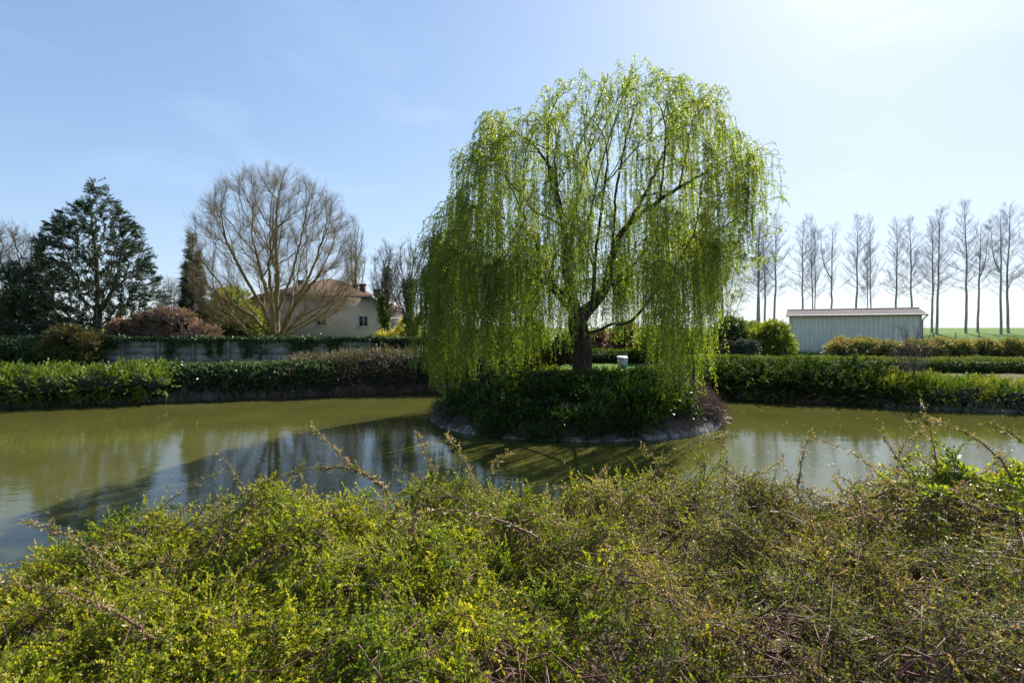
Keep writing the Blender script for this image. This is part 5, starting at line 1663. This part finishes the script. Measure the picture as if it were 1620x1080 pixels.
T_cot = [tpl_twig(200 + i, 0.17, 30, 0.0155, 0.0085, 58, 0.35, 0.35, stem_r=0.0012, simple=True) for i in range(8)]
T_cotb = [tpl_twig(220 + i, 0.18, 22, 0.0130, 0.0070, 55, 0.3, 0.35, stem_r=0.0016, simple=True) for i in range(8)]
T_broad = [tpl_twig(240 + i, 0.12, 8, 0.028, 0.015, 60, 0.4, 0.3, stem_r=0.0014) for i in range(6)]
T_bud = [tpl_twig(260 + i, 0.022, 5, 0.012, 0.006, 60, 0.0, 0.1) for i in range(6)]
PC = np.array([p[0] for p in PLANTS])


def HOLE(p): return nh2(p * 0.7 + 3) + 0.5 * nh3(p * 0.6)


def plant_of(p):
    q = p[:, :2] + 0.30 * np.stack([nh2(p), nh2(p + 7.3)], -1) + 0.25 * np.stack([nh1(p + 3), nh1(p + 17.3)], -1) + rng.normal(size=(len(p), 2)) * 0.14
    d = np.linalg.norm((q[:, None] - PC[None]) * [1.0, 0.85], axis=2)
    return d.argmin(1)


def build_front():
    roots = []
    for (c, mat, lab, tn) in PLANTS:
        roots.append(thing('cotoneaster_shrub', (c[0], c[1], 1.0), lab, 'shrub'))
    fol = [MB() for _ in PLANTS]; stem = [MB() for _ in PLANTS]
    # 1. leafy twigs through the volume just below the surface
    K = 58000
    Y = 0.85 + 3.5 * rng.random(K) ** 0.8; X = (rng.random(K) * 2 - 1) * (1.12 * Y + 1.9)
    g = nh1(np.stack([X, Y], -1) * 1.3 + 9)
    h = fg_h(X, Y)
    dep = np.abs(rng.normal(size=K)) * 0.075; dep = np.where(rng.random(K) < 0.33, 0.12 + 0.35 * rng.random(K), dep)
    P = np.stack([X, Y, h - dep + 0.02], -1)
    # openings between the sprays
    hole = HOLE(P)
    keep = (hole > np.interp(Y, [1.2, 2.6], [0.06, -0.2])) | (dep > 0.28)
    gz_ = ground_z(X, Y); keep &= P[:, 2] > gz_ + 0.05
    P = P[keep]; K = len(P)
    e = 0.05
    nrm = unit(np.stack([-(fg_h(P[:, 0] + e, P[:, 1]) - fg_h(P[:, 0] - e, P[:, 1])) / (2 * e), -(fg_h(P[:, 0], P[:, 1] + e) - fg_h(P[:, 0], P[:, 1] - e)) / (2 * e), np.ones(K)], -1))
    flow = np.stack([nh1(P + 31), nh1(P + 57), np.zeros(K)], -1)
    d = unit(nrm * 0.55 + flow * 1.5 + rng.normal(size=(K, 3)) * 0.35)
    own = plant_of(P)
    # 2. long stems running through the surface, carrying twigs on both sides
    S = 2000; m = 9
    ys = 0.9 + 3.1 * rng.random(S) ** 0.8; xs = (rng.random(S) * 2 - 1) * (1.12 * ys + 1.6)
    az = rng.random(S) * 6.283; L = 0.3 + 0.8 * rng.random(S) ** 1.5
    u = np.linspace(0, 1, m)[None]
    cx = xs[:, None] + np.cos(az)[:, None] * L[:, None] * u + rng.normal(size=(S, 1)) * 0.12 * u ** 2
    cy = ys[:, None] + np.sin(az)[:, None] * L[:, None] * u + rng.normal(size=(S, 1)) * 0.12 * u ** 2
    cy = np.clip(cy, 0.8, 4.1)
    cz = fg_h(cx, cy) - 0.10 + (0.13 + 0.09 * rng.random((S, 1))) * np.sin(u * math.pi * 0.62) + 0.02 * rng.normal(size=(S, m)) * 0.5
    SP = np.stack([cx, cy, cz], -1)
    so = plant_of(SP[:, 4])
    for k in range(len(PLANTS)):
        q = SP[so == k]
        if len(q): tube_batch(stem[k], q, np.full(len(q), 0.0036) + 0.003 * rng.random(len(q)) ** 2, np.full(len(q), 0.0013), 5)
    nt_ = 16
    own2 = np.repeat(np.arange(S), nt_); uu = rng.random(len(own2)) * 0.98; fi = uu * (m - 1); i0 = fi.astype(int)
    tp = SP[own2, i0] + (SP[own2, i0 + 1] - SP[own2, i0]) * (fi - i0)[:, None]
    td = unit(SP[own2, i0 + 1] - SP[own2, i0])
    sd = unit(np.cross(td, [0, 0, 1.])) * rng.choice([-1, 1], len(own2))[:, None]
    d2 = unit(td * 0.9 + sd * 0.5 + [0, 0, 0.3] + rng.normal(size=td.shape) * 0.2)
    kk = HOLE(tp) > np.interp(tp[:, 1], [1.2, 2.6], [-0.15, -0.45]); tp, d2, own2 = tp[kk], d2[kk], own2[kk]
    P = np.concatenate([P, tp]); d = np.concatenate([d, d2]); own = np.concatenate([own, so[own2]])
    nzt = Noise(84, 1.1)
    for k, (c, mat, lab, tn) in enumerate(PLANTS):
        q = own == k
        T = {'cot_green': T_cot, 'cot_brown': T_cotb, 'cot_bronze': T_cotb, 'cot_broad': T_broad}[mat]
        p = P[q]
        if mat in ('cot_brown',):
            tint = tn + 0.20 * nzt(p) + 0.12 * nh3(p)
        else:
            tint = tn + 0.16 * nzt(p) + 0.10 * nh3(p)
        # tips are young and pale; leaves lower on the twig carry painted shade
        scatter(fol[k], T, p, d[q], None, 0.55 + 0.6 * rng.random(q.sum()), tint, 0.13)
    # 3. bare and budding shoots arching above
    def shoot(mbf, mbs, pts, r0=0.0038, every=0.011, leafy=0.5, sub=5, s=1.0, tint=0.6):
        p, rr = smooth_chain(np.array(pts), np.linspace(r0, 0.0012, len(pts)), sub)
        p[1:-1] += rng.normal(size=(len(p) - 2, 3)) * 0.003
        mbs.tube(p, rr, 5, 0.0)
        seg = np.linalg.norm(np.diff(p, axis=0), axis=1); cum = np.r_[0, np.cumsum(seg)]
        n = int(cum[-1] / every); ss = np.sort(rng.random(n)) * cum[-1]
        q = np.stack([np.interp(ss, cum, p[:, i]) for i in range(3)], -1)
        q2 = np.stack([np.interp(np.minimum(ss + .01, cum[-1] + 1e-6), cum, p[:, i]) for i in range(3)], -1)
        dd = unit(q2 - q + 1e-6) * 0.6 + rng.normal(size=q.shape) * 0.7
        scatter(mbf, T_bud, q, dd, None, s * (0.7 + 0.7 * rng.random(n)), tint + 0.2 * rng.normal(size=n), 0.12)
    nS = 480
    mbs = [MB() for _ in PLANTS]; mbf = [MB() for _ in PLANTS]
    for i in range(nS):
        y = rng.uniform(1.2, 3.75) if i % 3 else rng.uniform(3.0, 3.8)
        x = rng.uniform(-1, 1) * (1.05 * y + 0.3)
        if rng.random() < 0.35: x = rng.uniform(0.1, 1.05) * y
        L = rng.uniform(0.25, 0.75) * (1.0 if y > 2.2 else 0.75)
        az = rng.random() * 6.283; el = math.radians(rng.uniform(5, 55 if y > 2.6 else 30))
        d_ = np.array([math.cos(az) * math.cos(el), math.sin(az) * math.cos(el) * 0.6, math.sin(el)])
        p = np.array([x, y, float(fg_h(np.array(x), np.array(y))) - 0.12]); pts = [p]
        for j in range(6):
            d_ = unit(d_ + np.array([0, 0, -0.10]) + rng.normal(size=3) * 0.09); pts.append(pts[-1] + d_ * L / 6)
        k = int(plant_of(np.array([pts[3]]))[0])
        shoot(mbf[k], mbs[k], pts, 0.0026 + 0.0022 * rng.random(), leafy=0.5, tint=0.62 if PLANTS[k][1] != 'cot_green' else 0.5)
    for k, (c, mat, lab, tn) in enumerate(PLANTS):
        fol[k].build('foliage', M[mat], roots[k]); stem[k].build('stem', M['stem_red'], roots[k])
        if mbs[k].n:
            mbs[k].build('branch', M['stem_red'], roots[k]); mbf[k].build('bud_leaf', M['shoot'], roots[k])
    # 4. the long shoots that stand out one by one
    HS = [
        ([(495, 675, 3.35), (520, 700, 3.3), (548, 730, 3.25), (575, 745, 3.2), (605, 770, 3.1), (640, 820, 3.0)], .0045, .6),
        ([(265, 803, 3.3), (315, 802, 3.3), (345, 800, 3.3), (395, 775, 3.25), (450, 750, 3.2), (515, 740, 3.15), (560, 742, 3.1), (600, 765, 3.0)], .004, .35),
        ([(36, 825, 3.0), (90, 838, 3.0), (130, 860, 2.95), (165, 885, 2.9), (195, 915, 2.8)], .0042, .75),
        ([(-10, 920, 2.2), (60, 928, 2.2), (120, 944, 2.15), (190, 972, 2.1), (245, 1010, 2.05)], .005, .7),
        ([(627, 842, 2.6), (651, 819, 2.6), (692, 807, 2.6), (741, 811, 2.6), (795, 824, 2.55), (850, 850, 2.5)], .005, .6),
        ([(705, 688, 3.4), (722, 708, 3.35), (738, 735, 3.3), (750, 770, 3.2)], .0038, .7),
        ([(1458, 628, 3.4), (1472, 680, 3.38), (1480, 720, 3.35), (1488, 755, 3.3), (1494, 790, 3.25)], .0045, .65),
        ([(1437, 667, 3.35), (1470, 667, 3.33), (1500, 672, 3.3), (1540, 692, 3.25), (1578, 722, 3.2), (1604, 760, 3.1)], .0045, .6),
        ([(1392, 670, 3.5), (1403, 698, 3.45), (1418, 722, 3.4), (1440, 756, 3.3), (1462, 800, 3.2)], .004, .7),
        ([(1283, 678, 3.5), (1272, 715, 3.45), (1266, 745, 3.4), (1262, 785, 3.3)], .0038, .65),
        ([(1552, 668, 3.5), (1585, 678, 3.45), (1612, 694, 3.4), (1650, 722, 3.3)], .004, .35),
        ([(1166, 690, 3.5), (1120, 694, 3.45), (1080, 706, 3.4), (1052, 726, 3.35), (1030, 760, 3.25)], .0042, .35),
        ([(1420, 728, 3.45), (1436, 696, 3.45), (1468, 680, 3.5)], .003, .65),
        ([(1175, 762, 3.3), (1240, 770, 3.2), (1300, 785, 3.1), (1350, 800, 3.0), (1400, 830, 2.9)], .0045, .6),
        ([(1340, 760, 3.2), (1385, 812, 3.0), (1405, 862, 2.8), (1415, 930, 2.6)], .005, .7),
        ([(1466, 820, 2.9), (1464, 880, 2.7), (1462, 950, 2.5)], .0055, .7),
        ([(1620, 795, 2.9), (1540, 800, 2.95), (1480, 815, 2.95), (1400, 840, 2.9)], .005, .6),
        ([(1640, 950, 2.1), (1560, 985, 2.1), (1490, 1010, 2.05), (1440, 1040, 2.0)], .005, .7),
        ([(345, 850, 2.7), (385, 830, 2.75), (392, 815, 2.8)], .0035, .7),
        ([(540, 795, 2.8), (480, 850, 2.7), (430, 870, 2.6), (350, 925, 2.4)], .0055, .65),
        ([(805, 712, 3.4), (790, 725, 3.4), (775, 750, 3.3)], .003, .7),
        ([(660, 685, 3.5), (672, 712, 3.45), (690, 750, 3.35)], .003, .7),
    ]
    for (pl, r0, tn) in HS:
        pts = [W(*q) for q in pl][::-1]
        k = int(plant_of(np.array([pts[len(pts) // 2]]))[0])
        s_, f_ = MB(), MB(); shoot(f_, s_, pts, r0 * 1.35, every=0.007, tint=tn * 0.9, s=1.15)
        so_ = s_.build('shoot', M['stem_red'], roots[k]); fo = f_.build('bud', M['shoot'], roots[k]); fo.parent = so_


build_front()

# bits of leaf floating on the pond
mb = MB(); K = 700
x = rng.uniform(-16, 14, K); y = rng.uniform(5, 21, K)
k = (pond_sd(x, y) < -0.3) & (((x - IC[0]) / IA) ** 2 + ((y - IC[1]) / IB) ** 2 > 1.15)
x, y = x[k], y[k]
a = rng.random(len(x)) * 6.283
for xi, yi, ai in zip(x, y, a):
    L, w = 0.012 + 0.02 * rng.random(), 0.008 + 0.01 * rng.random()
    c_, s_ = math.cos(ai), math.sin(ai)
    mb.add([(xi - L * c_, yi - L * s_, 0.004), (xi + w * s_, yi - w * c_, 0.005), (xi + L * c_, yi + L * s_, 0.004), (xi - w * s_, yi + w * c_, 0.006)], [(0, 1, 2, 3)], 0.3 + 0.6 * rng.random())
tag(mb.build('floating_leaves', M['dry']), 'scattered tiny dry leaves and specks floating on the pond', 'floating leaves', kind='stuff')
